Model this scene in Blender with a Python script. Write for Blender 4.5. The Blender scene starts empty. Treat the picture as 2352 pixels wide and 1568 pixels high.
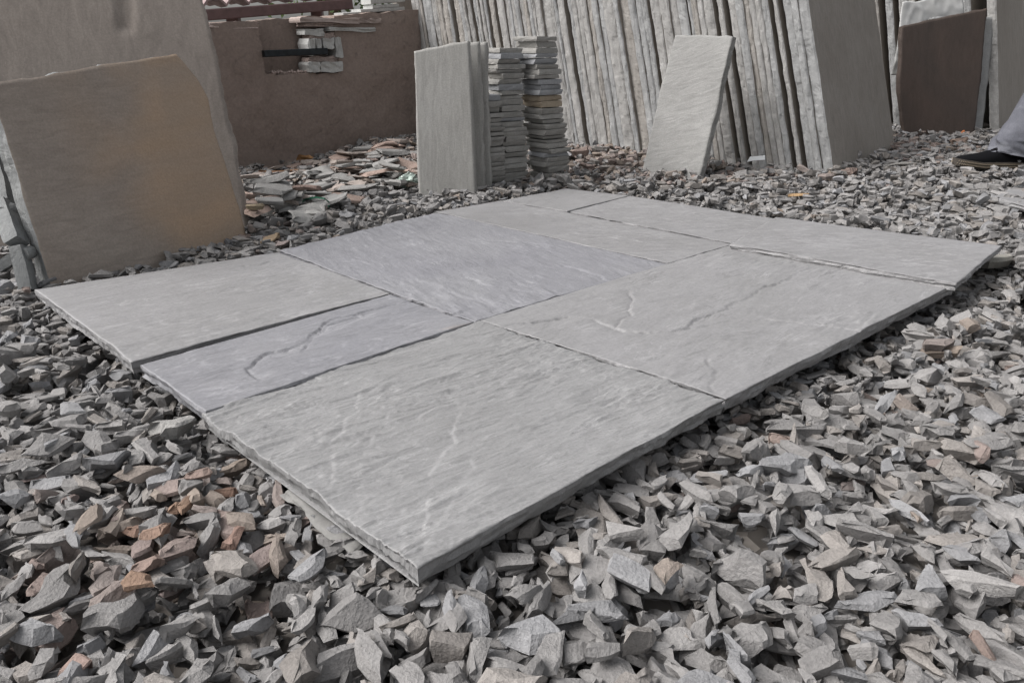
import bpy, math, random
import numpy as np
from math import sin, cos, radians, pi
from mathutils import Vector, Matrix
random.seed(7); rng = np.random.default_rng(11)
S = bpy.context.scene
COL = S.collection

# ------------------------------------------------------------------ camera
PITCH = 20.8; CAMH = 0.6
cam = bpy.data.cameras.new('camera'); camo = bpy.data.objects.new('camera', cam); COL.objects.link(camo)
cam.sensor_width = 36; cam.lens = 36 * 1801 / 2352; cam.clip_start = .02; cam.clip_end = 3000
camo.location = (0, 0, CAMH); camo.rotation_euler = (radians(90 - PITCH), 0, 0)
S.camera = camo
# ------------------------------------------------------------------ light
SUN_AZ, SUN_EL = radians(-98), radians(46)      # azimuth from +Y, clockwise
w = bpy.data.worlds.new('World'); S.world = w; w.use_nodes = True
nt = w.node_tree; bg = nt.nodes['Background']
sky = nt.nodes.new('ShaderNodeTexSky'); sky.sky_type = 'NISHITA'; sky.sun_disc = False
sky.sun_elevation = SUN_EL; sky.sun_rotation = SUN_AZ; sky.dust_density = 4; sky.air_density = 1.2; sky.altitude = 50
hs = nt.nodes.new('ShaderNodeHueSaturation'); hs.inputs['Saturation'].default_value = .16
nt.links.new(sky.outputs[0], hs.inputs['Color']); nt.links.new(hs.outputs[0], bg.inputs['Color'])
bg.inputs['Strength'].default_value = .1
sl = bpy.data.lights.new('sun', 'SUN'); sl.energy = 2.45; sl.angle = radians(42); sl.color = (1, .97, .955)
slo = bpy.data.objects.new('sun', sl); COL.objects.link(slo)
sd = Vector((sin(SUN_AZ) * cos(SUN_EL), cos(SUN_AZ) * cos(SUN_EL), sin(SUN_EL)))
slo.rotation_euler = sd.to_track_quat('Z', 'Y').to_euler(); slo.location = sd * 20
S.view_settings.view_transform = 'Standard'; S.view_settings.look = 'None'
S.view_settings.exposure = 0.63; S.view_settings.gamma = 1
S.render.engine = 'CYCLES'

# ------------------------------------------------------------------ pixel rays (photo measured on a 2352 x 1568 picture)
Fv = np.array([0, cos(radians(PITCH)), -sin(radians(PITCH))]); Rv = np.array([1., 0, 0]); Dv = np.cross(Fv, Rv)
O3 = np.array([0, 0, CAMH])
def ray(x, y): return (x - 1176) / 1801 * Rv + (y - 784) / 1801 * Dv + Fv
def onz(x, y, z=0.): d = ray(x, y); return O3 + d * ((z - CAMH) / d[2])
def onpl(x, y, p, n): d = ray(x, y); return O3 + d * (np.dot(np.array(p) - O3, n) / np.dot(d, n))
def onY(x, y, Y): d = ray(x, y); return O3 + d * (Y / d[1])
def proj(P):
    v = np.asarray(P, float) - O3; z = v @ Fv
    return 1176 + 1801 * (v @ Rv) / z, 784 + 1801 * (v @ Dv) / z, z

# ------------------------------------------------------------------ numpy noise
def _h(ix, iy, s):
    n = (ix.astype(np.int64) * 374761393 + iy.astype(np.int64) * 668265263 + s * 1442695041) & 0xffffffff
    n = ((n ^ (n >> 13)) * 1274126177) & 0xffffffff
    return ((n ^ (n >> 16)) & 0xffff) / 65535.
def vn(x, y, s=0):
    x = np.asarray(x, float); y = np.asarray(y, float)
    ix = np.floor(x); iy = np.floor(y); fx = x - ix; fy = y - iy
    fx = fx * fx * (3 - 2 * fx); fy = fy * fy * (3 - 2 * fy)
    a = _h(ix, iy, s); b = _h(ix + 1, iy, s); c = _h(ix, iy + 1, s); d = _h(ix + 1, iy + 1, s)
    return (a * (1 - fx) + b * fx) * (1 - fy) + (c * (1 - fx) + d * fx) * fy - .5
def fbm(x, y, s=0, o=4):
    r = 0; a = 1
    for k in range(o): r = r + a * vn(np.asarray(x) * 2 ** k, np.asarray(y) * 2 ** k, s + k * 17); a *= .5
    return r

# ------------------------------------------------------------------ scene objects
def tag(o, label=None, cat=None, group=None, kind=None):
    if label: o['label'] = label
    if cat: o['category'] = cat
    if group: o['group'] = group
    o['kind'] = kind or 'thing'
    return o
def mk(name, verts, faces, mat, parent=None, smooth=False, origin=None, attrs=None):
    me = bpy.data.meshes.new(name); verts = np.asarray(verts, float)
    if origin is not None: verts = verts - np.asarray(origin, float)
    me.from_pydata([tuple(v) for v in verts], [], faces)
    if attrs:
        for k, v in attrs.items():
            v = np.asarray(v, np.float32)
            if v.ndim == 1:
                a = me.attributes.new(k, 'FLOAT', 'POINT'); a.data.foreach_set('value', v)
            else:
                a = me.attributes.new(k, 'FLOAT_COLOR', 'POINT'); a.data.foreach_set('color', v.ravel())
    if smooth: me.polygons.foreach_set('use_smooth', [True] * len(me.polygons))
    me.materials.append(mat); me.update()
    o = bpy.data.objects.new(name, me); COL.objects.link(o)
    if origin is not None and parent is None: o.location = origin
    if parent is not None: o.parent = parent
    return o
def empty(name, loc=(0, 0, 0)):
    o = bpy.data.objects.new(name, None); COL.objects.link(o); o.location = loc; o.empty_display_size = .05; return o

# ------------------------------------------------------------------ materials
def newmat(name):
    m = bpy.data.materials.new(name); m.use_nodes = True; n = m.node_tree
    return m, n, n.nodes['Principled BSDF']
def N(nt, t, **k):
    n = nt.nodes.new(t)
    for a, b in k.items():
        if a in n.inputs: n.inputs[a].default_value = b
        else: setattr(n, a, b)
    return n
def ramp(nt, src, stops):
    r = nt.nodes.new('ShaderNodeValToRGB'); e = r.color_ramp.elements
    while len(e) < len(stops): e.new(.5)
    for i, (p, c) in enumerate(stops):
        e[i].position = p; e[i].color = (c[0], c[1], c[2], 1) if hasattr(c, '__len__') else (c, c, c, 1)
    nt.links.new(src, r.inputs[0]); return r
def mixc(nt, fac, a, b, mode='MIX'):
    m = nt.nodes.new('ShaderNodeMix'); m.data_type = 'RGBA'; m.blend_type = mode
    for sock, v in ((0, fac), (6, a), (7, b)):
        if hasattr(v, 'links') or isinstance(v, bpy.types.NodeSocket): nt.links.new(v, m.inputs[sock])
        elif hasattr(v, '__len__'): m.inputs[sock].default_value = (v[0], v[1], v[2], 1)
        else: m.inputs[sock].default_value = v
    return m.outputs[2]

def stone(name, c1, c2, rot=0, stretch=(1, 1, 1), scale=3., streak=.5, speck=.3, bump=.35, rough=.8, fine=140, stain=None, attr_ledge=False, bumpdist=.004, rotax=2, streakscale=1., tint=None):
    """riven sandstone: broad mottling, stretched bedding streaks, pale scuffs, grain"""
    m, nt, P = newmat(name); L = nt.links.new
    tc = N(nt, 'ShaderNodeTexCoord'); mp = N(nt, 'ShaderNodeMapping')
    r = [0, 0, 0]; r[rotax] = radians(rot); mp.inputs['Rotation'].default_value = r
    L(tc.outputs['Object'], mp.inputs[0])
    oi = N(nt, 'ShaderNodeObjectInfo')
    ad = N(nt, 'ShaderNodeVectorMath', operation='ADD'); mu = N(nt, 'ShaderNodeMath', operation='MULTIPLY'); mu.inputs[1].default_value = 37
    L(oi.outputs['Random'], mu.inputs[0]); L(mp.outputs[0], ad.inputs[0]); L(mu.outputs[0], ad.inputs[1])
    st = N(nt, 'ShaderNodeMapping'); st.inputs['Scale'].default_value = stretch; L(ad.outputs[0], st.inputs[0])
    n1 = N(nt, 'ShaderNodeTexNoise', Scale=scale, Detail=5., Roughness=.55, Distortion=.6); L(ad.outputs[0], n1.inputs['Vector'])
    n2 = N(nt, 'ShaderNodeTexNoise', Scale=9. * streakscale, Detail=8., Roughness=.62, Distortion=1.2); L(st.outputs[0], n2.inputs['Vector'])
    n3 = N(nt, 'ShaderNodeTexNoise', Scale=fine * 1., Detail=3., Roughness=.7); L(ad.outputs[0], n3.inputs['Vector'])
    r1 = ramp(nt, n1.outputs[0], [(.3, c1), (.7, c2)])
    r2 = ramp(nt, n2.outputs[0], [(.3, .62), (.5, .9), (.72, 1.18)])
    col = mixc(nt, streak, r1.outputs[0], r2.outputs[0], 'MULTIPLY')
    if stain:
        n5 = N(nt, 'ShaderNodeTexNoise', Scale=stain[1], Detail=4., Distortion=1.); L(ad.outputs[0], n5.inputs['Vector'])
        r5 = ramp(nt, n5.outputs[0], [(stain[2], 0), (stain[2] + .08, 1)])
        col = mixc(nt, r5.outputs[0], col, stain[0])
    if tint:
        att = N(nt, 'ShaderNodeAttribute', attribute_name='ledge'); n6 = N(nt, 'ShaderNodeTexNoise', Scale=5., Detail=6., Distortion=1.); L(ad.outputs[0], n6.inputs['Vector'])
        r6 = ramp(nt, n6.outputs[0], [(.35, tint[0]), (.65, tint[1])]); col = mixc(nt, att.outputs['Fac'], col, r6.outputs[0])
    # pale bruises and scratches
    n4 = N(nt, 'ShaderNodeTexNoise', Scale=26., Detail=6., Roughness=.75, Distortion=2.5); L(st.outputs[0], n4.inputs['Vector'])
    r4 = ramp(nt, n4.outputs[0], [(.64, 0), (.72, speck)])
    col = mixc(nt, r4.outputs[0], col, tuple(min(.75, v * 1.6 + .05) for v in c2))
    r3 = ramp(nt, n3.outputs[0], [(.3, .86), (.7, 1.1)])
    col = mixc(nt, 1., col, r3.outputs[0], 'MULTIPLY')
    if attr_ledge:
        # hairline bedding traces of the stone itself, dark and pale
        for vs, lo, wd_, cc, fa in ((2.6, .5, .012, tuple(v * .62 for v in c1), .75), (4.1, .46, .010, tuple(v * .68 for v in c1), .6), (3.3, .54, .014, tuple(min(.6, v * 1.45) for v in c2), .6)):
            nv_ = N(nt, 'ShaderNodeTexNoise', Scale=vs, Detail=9., Roughness=.62, Distortion=.9); L(st.outputs[0], nv_.inputs['Vector'])
            rv = ramp(nt, nv_.outputs[0], [(lo - wd_, 0), (lo, 1), (lo + wd_, 0)])
            nb_ = N(nt, 'ShaderNodeTexNoise', Scale=vs * 3, Detail=3.); L(ad.outputs[0], nb_.inputs['Vector']); rb_ = ramp(nt, nb_.outputs[0], [(.47, 0), (.62, fa)])
            mm = N(nt, 'ShaderNodeMath', operation='MULTIPLY'); L(rv.outputs[0], mm.inputs[0]); L(rb_.outputs[0], mm.inputs[1]); col = mixc(nt, mm.outputs[0], col, cc)
        at = N(nt, 'ShaderNodeAttribute', attribute_name='ledge')
        col = mixc(nt, at.outputs['Fac'], col, tuple(min(.8, v * 1.5) for v in c2))
    L(col, P.inputs['Base Color']); P.inputs['Roughness'].default_value = .58 if attr_ledge else rough
    P.inputs['Specular IOR Level'].default_value = .5 if attr_ledge else .3
    a1 = N(nt, 'ShaderNodeMath', operation='MULTIPLY_ADD'); a1.inputs[1].default_value = .25; L(n3.outputs[0], a1.inputs[0]); L(n2.outputs[0], a1.inputs[2])
    hsrc = a1.outputs[0]
    if attr_ledge:
        # crisp little cleavage steps
        ns = N(nt, 'ShaderNodeTexNoise', Scale=3.2, Detail=9., Roughness=.6, Distortion=.5); L(st.outputs[0], ns.inputs['Vector'])
        f1 = N(nt, 'ShaderNodeMath', operation='MULTIPLY'); f1.inputs[1].default_value = 15.; L(ns.outputs[0], f1.inputs[0]); f2 = N(nt, 'ShaderNodeMath', operation='FLOOR'); L(f1.outputs[0], f2.inputs[0])
        f3 = N(nt, 'ShaderNodeMath', operation='MULTIPLY_ADD'); f3.inputs[1].default_value = .32; L(f2.outputs[0], f3.inputs[0]); L(a1.outputs[0], f3.inputs[2]); hsrc = f3.outputs[0]
    bp = N(nt, 'ShaderNodeBump', Strength=bump, Distance=bumpdist); L(hsrc, bp.inputs['Height']); L(bp.outputs[0], P.inputs['Normal'])
    return m
def plain(name, c, rough=.7, metal=0., var=.25, sc=20., bump=.2, bd=.002):
    m, nt, P = newmat(name); L = nt.links.new
    tc = N(nt, 'ShaderNodeTexCoord'); n = N(nt, 'ShaderNodeTexNoise', Scale=sc, Detail=5., Roughness=.6); L(tc.outputs['Object'], n.inputs['Vector'])
    r = ramp(nt, n.outputs[0], [(.25, tuple(v * (1 - var) for v in c)), (.75, tuple(min(1, v * (1 + var)) for v in c))])
    L(r.outputs[0], P.inputs['Base Color']); P.inputs['Roughness'].default_value = rough; P.inputs['Metallic'].default_value = metal
    bp = N(nt, 'ShaderNodeBump', Strength=bump, Distance=bd); L(n.outputs[0], bp.inputs['Height']); L(bp.outputs[0], P.inputs['Normal'])
    return m
def chipmat():
    m, nt, P = newmat('chip_stone'); L = nt.links.new
    tc = N(nt, 'ShaderNodeTexCoord'); at = N(nt, 'ShaderNodeAttribute', attribute_name='tone')
    n1 = N(nt, 'ShaderNodeTexNoise', Scale=28., Detail=5., Roughness=.6); L(tc.outputs['Object'], n1.inputs['Vector'])
    n2 = N(nt, 'ShaderNodeTexNoise', Scale=230., Detail=4., Roughness=.7); L(tc.outputs['Object'], n2.inputs['Vector'])
    r1 = ramp(nt, n1.outputs[0], [(.3, .84), (.7, 1.12)]); r2 = ramp(nt, n2.outputs[0], [(.25, .82), (.75, 1.16)])
    c = mixc(nt, 1., at.outputs['Color'], r1.outputs[0], 'MULTIPLY'); c = mixc(nt, 1., c, r2.outputs[0], 'MULTIPLY')
    L(c, P.inputs['Base Color']); P.inputs['Roughness'].default_value = .85; P.inputs['Specular IOR Level'].default_value = .25
    a = N(nt, 'ShaderNodeMath', operation='MULTIPLY_ADD'); a.inputs[1].default_value = 4.; L(n1.outputs[0], a.inputs[0]); L(n2.outputs[0], a.inputs[2])
    bp = N(nt, 'ShaderNodeBump', Strength=.8, Distance=.0024); L(a.outputs[0], bp.inputs['Height']); L(bp.outputs[0], P.inputs['Normal'])
    return m
CHIP = chipmat()
GREY = (.285, .275, .262); PURP = (.262, .258, .275)
M_floor = {
 'grey': stone('slab_grey', (0.229, 0.226, 0.226), (0.261, 0.257, 0.261), rot=-45, stretch=(1, 3.6, 1), streak=.32, attr_ledge=True, speck=.16, bump=.4),
 'front': stone('slab_front', (0.229, 0.227, 0.226), (0.265, 0.263, 0.264), rot=-38, stretch=(1, 6, 1), streak=.35, attr_ledge=True, speck=.18, bump=.7, fine=220),
 'purple': stone('slab_purple', (0.208, 0.207, 0.224), (0.241, 0.24, 0.252), rot=62, stretch=(1, 4, 1), streak=.35, attr_ledge=True, speck=.16, bump=.5),
 'strip': stone('slab_strip', (0.206, 0.206, 0.221), (0.239, 0.237, 0.248), rot=-38, stretch=(1, 4, 1), streak=.35, attr_ledge=True, speck=.14, bump=.4, stain=((.36, .30, .26), 3., .66)),
 'back': stone('slab_back', (0.229, 0.225, 0.226), (0.26, 0.256, 0.26), rot=-10, stretch=(1, 5, 1), streak=.5, attr_ledge=True, speck=.14, bump=.4),
}

# ------------------------------------------------------------------ plates (slabs)
def resample(pl, n, jag=0., seed=0, nrm=None):
    pl = np.asarray(pl, float); d = np.r_[0, np.cumsum(np.linalg.norm(np.diff(pl, axis=0), axis=1))]
    t = np.linspace(0, d[-1], n + 1)
    return np.stack([np.interp(t, d, pl[:, k]) for k in range(3)], 1)
def plate(name, left, right, thick, mat, step=.02, jag=.003, disp=None, bottom_in=.0, rough_edge=.004, parent=None, seed=0, flip=False, ledge=False, origin=None, smooth=True, sidemat=None):
    """Thick slab between two edge polylines (both run the same way). Top grid + rough chipped sides + back."""
    left = np.asarray(left, float); right = np.asarray(right, float)
    Ls = np.linalg.norm(np.diff(left, axis=0), axis=1).sum(); Ws = max(np.linalg.norm(left[0] - right[0]), np.linalg.norm(left[-1] - right[-1]))
    nv = max(2, int(Ls / step)); nu = max(2, int(Ws / step))
    A = resample(left, nv); B = resample(right, nv)
    nrm = np.cross(right[0] - left[0], left[-1] - left[0]); nrm /= np.linalg.norm(nrm)
    if flip: nrm = -nrm
    t = np.linspace(0, 1, nu + 1)[None, :, None]
    G = A[:, None, :] * (1 - t) + B[:, None, :] * t
    U = np.broadcast_to(t[..., 0] * Ws, G.shape[:2]); V = np.broadcast_to((np.linspace(0, 1, nv + 1) * Ls)[:, None], G.shape[:2])
    cen = G.reshape(-1, 3).mean(0)
    led = np.zeros(G.shape[:2])
    if disp is not None:
        h, led = disp(U, V, G); G = G + nrm * h[..., None]
    # jagged outline
    idx = [(0, j) for j in range(nu)] + [(i, nu) for i in range(nv)] + [(nv, j) for j in range(nu, 0, -1)] + [(i, 0) for i in range(nv, 0, -1)]
    bi = np.array([i * (nu + 1) + j for i, j in idx]); V0 = G.reshape(-1, 3).copy()
    ring = V0[bi]; nb = len(bi)
    out = ring - cen; out -= nrm * (out @ nrm)[:, None]
    # outward direction = perpendicular of the edge tangent
    tan = np.roll(ring, -2, 0) - np.roll(ring, 2, 0); o2 = np.cross(tan, nrm); o2 /= np.linalg.norm(o2, axis=1)[:, None] + 1e-9
    o2 *= np.sign((o2 * out).sum(1))[:, None]
    s = np.arange(nb) * step
    j0 = (fbm(s * 18, s * 0 + seed, seed + 3, 4) + .6 * fbm(s * 5, s * 0, seed + 9, 2)) * jag * 2
    ring = ring + o2 * j0[:, None]; V0[bi] = ring
    K = 4; rings = [bi]; allv = [V0]; base = len(V0)
    for k in range(1, K + 1):
        q = k / K
        r_ = ring - nrm * (thick * q) + o2 * (((fbm(s * 23, s * 0 + k * 1.7, seed + 5, 3) + .35 * fbm(s * 110, s * 0 + k * 2.7, seed + 15, 2)) * rough_edge * 1.7 * (.55 + np.abs(fbm(s * 4, s * 0, seed + 25, 2))) + fbm(s * 7, s * 0 + k * .8, seed + 8, 2) * rough_edge * 1.5) - bottom_in * q ** 1.5)[:, None]
        r_ = r_ + nrm * (fbm(s * 9, s * 0 + k, seed + 6, 2) * thick * .12)[:, None]
        allv.append(r_); rings.append(np.arange(base, base + nb)); base += nb
    Vt = np.concatenate(allv)
    # small chamfer break on the arris: drop boundary vertices a touch
    Vt[bi] -= nrm * (.0003 + .0006 * np.abs(fbm(s * 25, s * 0, seed + 2, 2)))[:, None]
    F = []
    W = nu + 1
    for i in range(nv):
        r0 = i * W
        for j in range(nu):
            q = (r0 + j, r0 + j + 1, r0 + W + j + 1, r0 + W + j)
            F.append(q if not flip else q[::-1])
    for k in range(K):
        a, b = rings[k], rings[k + 1]
        for i in range(nb):
            j = (i + 1) % nb; q = (int(a[j]), int(a[i]), int(b[i]), int(b[j])); F.append(q if not flip else q[::-1])
    q = tuple(int(x) for x in rings[-1]); F.append(q[::-1] if not flip else q)
    la = np.zeros(len(Vt)); la[:led.size] = led.reshape(-1); la[bi] = np.maximum(la[bi], .06) if sidemat is None else la[bi]
    o = mk(name, Vt, F, mat, parent, origin=origin if origin is not None else (cen if parent is None else None), attrs={'ledge': la})
    if sidemat:
        o.data.materials.append(sidemat); mi = np.zeros(len(F), int); mi[nu * nv:] = 1; o.data.polygons.foreach_set('material_index', mi)
    sm = np.zeros(len(F), bool); sm[:nu * nv] = smooth; o.data.polygons.foreach_set('use_smooth', sm)
    return o
def riven(seed, ang, ax, ay, steps=5, amp=.004, fis=(), mk0=.45, rip=.0008):
    ca, sa = cos(ang), sin(ang)
    def f(U, V, G):
        x = G[..., 0] * ca + G[..., 1] * sa; y = -G[..., 0] * sa + G[..., 1] * ca
        wx = x + .05 * fbm(x * 7, y * 7, seed + 40, 3); wy = y + .012 * fbm(x * 9, y * 30, seed + 50, 3)
        q = fbm(wx * ax, wy * ay, seed, 5) * steps * 1.3
        fl = np.floor(q); fr = q - fl; sw = .09
        s_ = np.clip((fr - .5) / sw + .5, 0, 1); s_ = s_ * s_ * (3 - 2 * s_)
        mask = np.clip(fbm(x * 3, y * 5, seed + 90, 3) * 3 + mk0, 0.05, 1)
        h = (fl + s_ + .25 * (fr - .5)) / steps * amp
        hs_ = h * mask + fbm(x * 2.2, y * 2.2, 70, 2) * .0035 + fbm(x * 60, y * 60, seed + 77, 2) * .0003
        led = np.exp(-((fr - .5) / .08) ** 2) * mask * .3
        # flowing ripples of the cleavage along the bedding
        rn = fbm(wx * ax * 1.6 + 7, wy * ay * 3.2 + .8 * vn(wx * 9, wy * 9, 8), seed + 140, 4); ri = 1 - np.abs(rn) * 3.2; ri = np.clip(ri, 0, 1) ** 2
        hs_ = hs_ + rip * (ri - .3) * (.35 + mask)
        hs_ = hs_ + rip * 1.2 * np.clip(fbm(wx * 14, wy * 40, seed + 150, 3) * 2 - .3, 0, 1)
        led = led * (vn(x * 40, y * 40, seed + 5) > -.1)
        for pl, dep, wd in fis:
            P2 = np.array([onz(a, b, 0)[:2] for a, b in pl])
            gx = G[..., 0] + .016 * fbm(G[..., 0] * 24, G[..., 1] * 24, 5, 4); gy = G[..., 1] + .016 * fbm(G[..., 0] * 24 + 9, G[..., 1] * 24, 6, 4)
            best = np.full(gx.shape, 9.); sg = np.zeros(gx.shape)
            for k in range(len(P2) - 1):
                p, q2 = P2[k], P2[k + 1]; d = q2 - p; l2 = d @ d
                tt = np.clip(((gx - p[0]) * d[0] + (gy - p[1]) * d[1]) / l2, 0, 1)
                ex = gx - p[0] - tt * d[0]; ey = gy - p[1] - tt * d[1]; dd = np.hypot(ex, ey)
                c = d[0] * ey - d[1] * ex; m = dd < best; best = np.where(m, dd, best); sg = np.where(m, np.sign(c), sg)
            sg = sg * np.sign(dep); ends = np.clip(vn(gx * 12, gy * 12, 31) * 1.6 + .8, .25, 1); hs_ = hs_ - abs(dep) * ends * np.where(sg > 0, np.exp(-best / wd), 0) - (.003 if dep < 0 else 0) * ends * np.exp(-(best / .0026) ** 2)
            led = led + (.22 if dep > 0 else .0) * np.exp(-(best / .0032) ** 2) * (vn(gx * 30, gy * 30, 3) > -.1)
        return hs_, np.clip(led, 0, .8)
    return f

# ------------------------------------------------------------------ the paved panel of sandstone slabs
FL = []
def floorslab(key, px, zs, mat, label, ang, ax, ay, seed, step=.005, th=.027, amp=.004, fis=(), steps=5, bi=.004, rip=.0008, mk0=.45):
    q = [onz(px[i][0], px[i][1], zs[i]) for i in range(4)]   # order: left corner, near corner, right corner, far corner
    o = plate('paving_slab', [q[0], q[3]], [q[1], q[2]], th, M_floor[mat], step=step, jag=.001, rough_edge=.004, bottom_in=bi,
              disp=riven(seed, ang, ax, ay, amp=amp, fis=fis, steps=steps, rip=rip, mk0=mk0), seed=seed)
    tag(o, label, 'paving slab', 'paving slabs laid together on the chip bed'); FL.append(q); return o
A45 = radians(45)
fis4 = [([(1150, 748), (1230, 735), (1310, 728), (1370, 735), (1410, 752), (1440, 762), (1520, 768), (1570, 760), (1600, 735), (1640, 722), (1690, 700), (1740, 672), (1790, 655), (1815, 640)], -.0045, .035),
        ([(1452, 675), (1455, 700), (1440, 730), (1415, 752)], -.003, .02),
        ([(1580, 755), (1700, 738), (1800, 742), (1860, 752), (1990, 768)], -.0025, .02),
        ([(1650, 905), (1632, 885), (1640, 860), (1625, 830)], -.002, .02)]
fis2 = [([(580, 868), (568, 850), (585, 830), (640, 808), (690, 790), (715, 768), (740, 745), (790, 725), (850, 712), (900, 700), (940, 688)], -.0045, .02),
        ([(700, 800), (720, 770), (760, 745), (830, 722)], -.003, .02)]
fis3 = [([(760, 1100), (770, 1020), (800, 960), (830, 905)], .002, .03), ([(975, 1215), (985, 1100), (1040, 1010), (1060, 960)], .0025, .03),
        ([(1080, 965), (1180, 950), (1290, 930), (1400, 900), (1500, 880)], .002, .015), ([(1020, 1190), (1060, 1120), (1090, 1060)], .002, .02)]
fis5 = [([(1085, 640), (1110, 655), (1200, 668)], -.003, .03), ([(1080, 545), (1130, 552), (1250, 560)], -.002, .03), ([(1290, 610), (1360, 625), (1400, 645)], -.003, .03),
        ([(1010, 715), (1030, 722), (1060, 716)], -.004, .03)]
floorslab('s1', [(80, 665), (300, 828), (898, 673), (640, 579)], [.002, .006, .0, -.001], 'grey', 'paving slab at the far left of the laid panel, grey with a dark smudge', A45, 3, 9, 10, amp=.0055, fis=[([(560, 610), (600, 606), (625, 600)], -.003, .02)])
floorslab('s2', [(322, 839), (472, 941), (1088, 740), (897, 675)], [0, .004, .0, -.001], 'strip', 'narrow blue grey paving slab with a ragged split and pinkish stain at its near end', radians(40), 3, 8, 20, fis=fis2, amp=.004, step=.0036)
floorslab('s3', [(466, 953), (958, 1302), (1665, 918), (1102, 736)], [-.006, -.002, 0, 0], 'front', 'nearest paving slab, pale grey with close ripples, its corner pointing at the viewer', radians(37), 3.4, 16, 30, rip=.0023, mk0=.8, step=.003, amp=.0085, fis=fis3, steps=6, th=.03, bi=.007)
floorslab('s4', [(1105, 734), (1668, 915), (2195, 652), (1686, 561)], [0, .001, .014, .0], 'grey', 'largest smooth grey paving slab crossed by long branching cracks', radians(40), 2.5, 8, 40, rip=.0015, fis=fis4, amp=.005, th=.031, bi=.007, step=.0036)
floorslab('s5', [(641, 577), (1091, 738), (1533, 606), (1000, 487)], [-.001, -.001, -.001, -.001], 'purple', 'purplish grey paving slab in the middle of the panel with slanting ledges', radians(-58), 2.5, 10, 50, rip=.0012, fis=fis5, amp=.006)
floorslab('s6', [(1001, 487), (1534, 606), (1683, 561), (1152, 461)], [-.001, -.001, .0, 0], 'back', 'light grey paving slab between the purplish slab and the back row of the panel', radians(-30), 3, 9, 60, amp=.0028)
floorslab('s7', [(1154, 461), (1303, 485), (1445, 450), (1300, 433)], [.003, .004, 0, 0], 'grey', 'smallest paving slab at the far back corner of the laid panel', radians(20), 3, 9, 70)
floorslab('s8', [(1306, 485), (1684, 559), (1786, 503), (1448, 450)], [0, 0, .0, 0], 'back', 'pale paving slab in the back row beside the small back corner slab', radians(-30), 3, 9, 80, amp=.0022)
floorslab('s9', [(1677, 561), (2197, 650), (2303, 563), (1782, 499)], [.017, .033, .042, .02], 'back', 'raised paving slab at the right hand corner of the laid panel, with a bright edge', radians(-28), 3, 10, 90, amp=.0025, th=.02)

# ------------------------------------------------------------------ ground height
CP = np.array([(0, .6, -.058), (-1, 1.1, -.058), (-.5, 1.0, -.06), (.8, 1.0, -.055), (1.5, 1.7, -.04), (1.95, 2.3, -.005), (-1.4, 1.9, -.035), (-1.0, 2.6, -.03), (-.55, 2.7, -.012),
 (-.1, 3.2, -.01), (.25, 3.62, .012), (1.1, 3.0, -.005), (1.5, 2.75, .01), (2.2, 3.5, .09), (2.3, 2.8, .04), (1.45, 3.6, .045), (.75, 4.2, .065), (.28, 4.5, .065), (-.5, 5.1, .03), (-1.5, 4.4, -.07),
 (-1.0, 3.5, -.03), (2.5, 4.8, .085), (2.0, 4.2, .07), (-2.4, 2, -.05), (3.4, 3.4, .1), (-2, 3.4, -.06), (-.4, 4.0, .0), (0, -1, -.06), (0, 8, .0), (-6, 4, -.06), (6, 4, .05), (1.6, 1.2, -.05), (.6, 3.75, .03)])
def gz(x, y):
    x = np.asarray(x, float); y = np.asarray(y, float)
    d2 = (x[..., None] - CP[:, 0]) ** 2 + (y[..., None] - CP[:, 1]) ** 2
    wt = 1 / (d2 + .03) ** 1.6
    return (wt * CP[:, 2]).sum(-1) / wt.sum(-1)

# ground sheet
def ground():
    m, nt, P = newmat('stone_dust'); L = nt.links.new
    tc = N(nt, 'ShaderNodeTexCoord'); vo = N(nt, 'ShaderNodeTexVoronoi', Scale=22.); L(tc.outputs['Object'], vo.inputs['Vector'])
    r = ramp(nt, vo.outputs['Color'], [(.1, (.08, .072, .065)), (.9, (.22, .2, .18))]); L(r.outputs[0], P.inputs['Base Color']); P.inputs['Roughness'].default_value = .95
    bp = N(nt, 'ShaderNodeBump', Strength=1., Distance=.02); L(vo.outputs['Distance'], bp.inputs['Height']); L(bp.outputs[0], P.inputs['Normal'])
    xs = np.r_[-400, -100, -30, -10, np.linspace(-5, 6, 90), 12, 30, 100, 400]; ys = np.r_[-400, -100, -30, -8, np.linspace(-2, 8, 80), 12, 30, 100, 400]
    X, Y = np.meshgrid(xs, ys); Z = gz(X, Y) - .05; n = len(xs)
    F = [(i * n + j, i * n + j + 1, (i + 1) * n + j + 1, (i + 1) * n + j) for i in range(len(ys) - 1) for j in range(n - 1)]
    tag(mk('ground', np.stack([X, Y, Z], -1).reshape(-1, 3), F, m, smooth=True), kind='structure')
ground()

# ------------------------------------------------------------------ left: two big leaning slabs
def frame(b0, b1, lean):
    b0 = np.array(b0, float); b1 = np.array(b1, float); u = b1 - b0; u[2] = 0; u /= np.linalg.norm(u)
    back = np.array([-u[1], u[0], 0]); up = back * sin(radians(lean)) + np.array([0, 0, cos(radians(lean))])
    return b0, u, up, np.cross(u, up)
M_edge = stone('slab_edge', (.17, .176, .178), (.24, .245, .242), stretch=(1, 1, 1), scale=14, streak=.3, speck=.25, bump=.8, fine=120, bumpdist=.006)
M_brown = stone('slab_brown', (.295, .25, .215), (.335, .29, .252), rot=0, stretch=(1, 1, 5), scale=2.2, streak=.5, speck=.65, bump=.35, fine=160, tint=((.42, .298, .203), (.365, .272, .195)))
M_dull = stone('slab_dull', (.292, .254, .226), (.338, .297, .265), rot=0, stretch=(3, 3, .8), scale=2., streak=.5, speck=.6, bump=.3, fine=160)
b0, u, up, n = frame(onz(115, 657, -.03), onz(565, 548, -.03), 15)
P_ = lambda x, y: onpl(x, y, b0, n)
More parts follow.
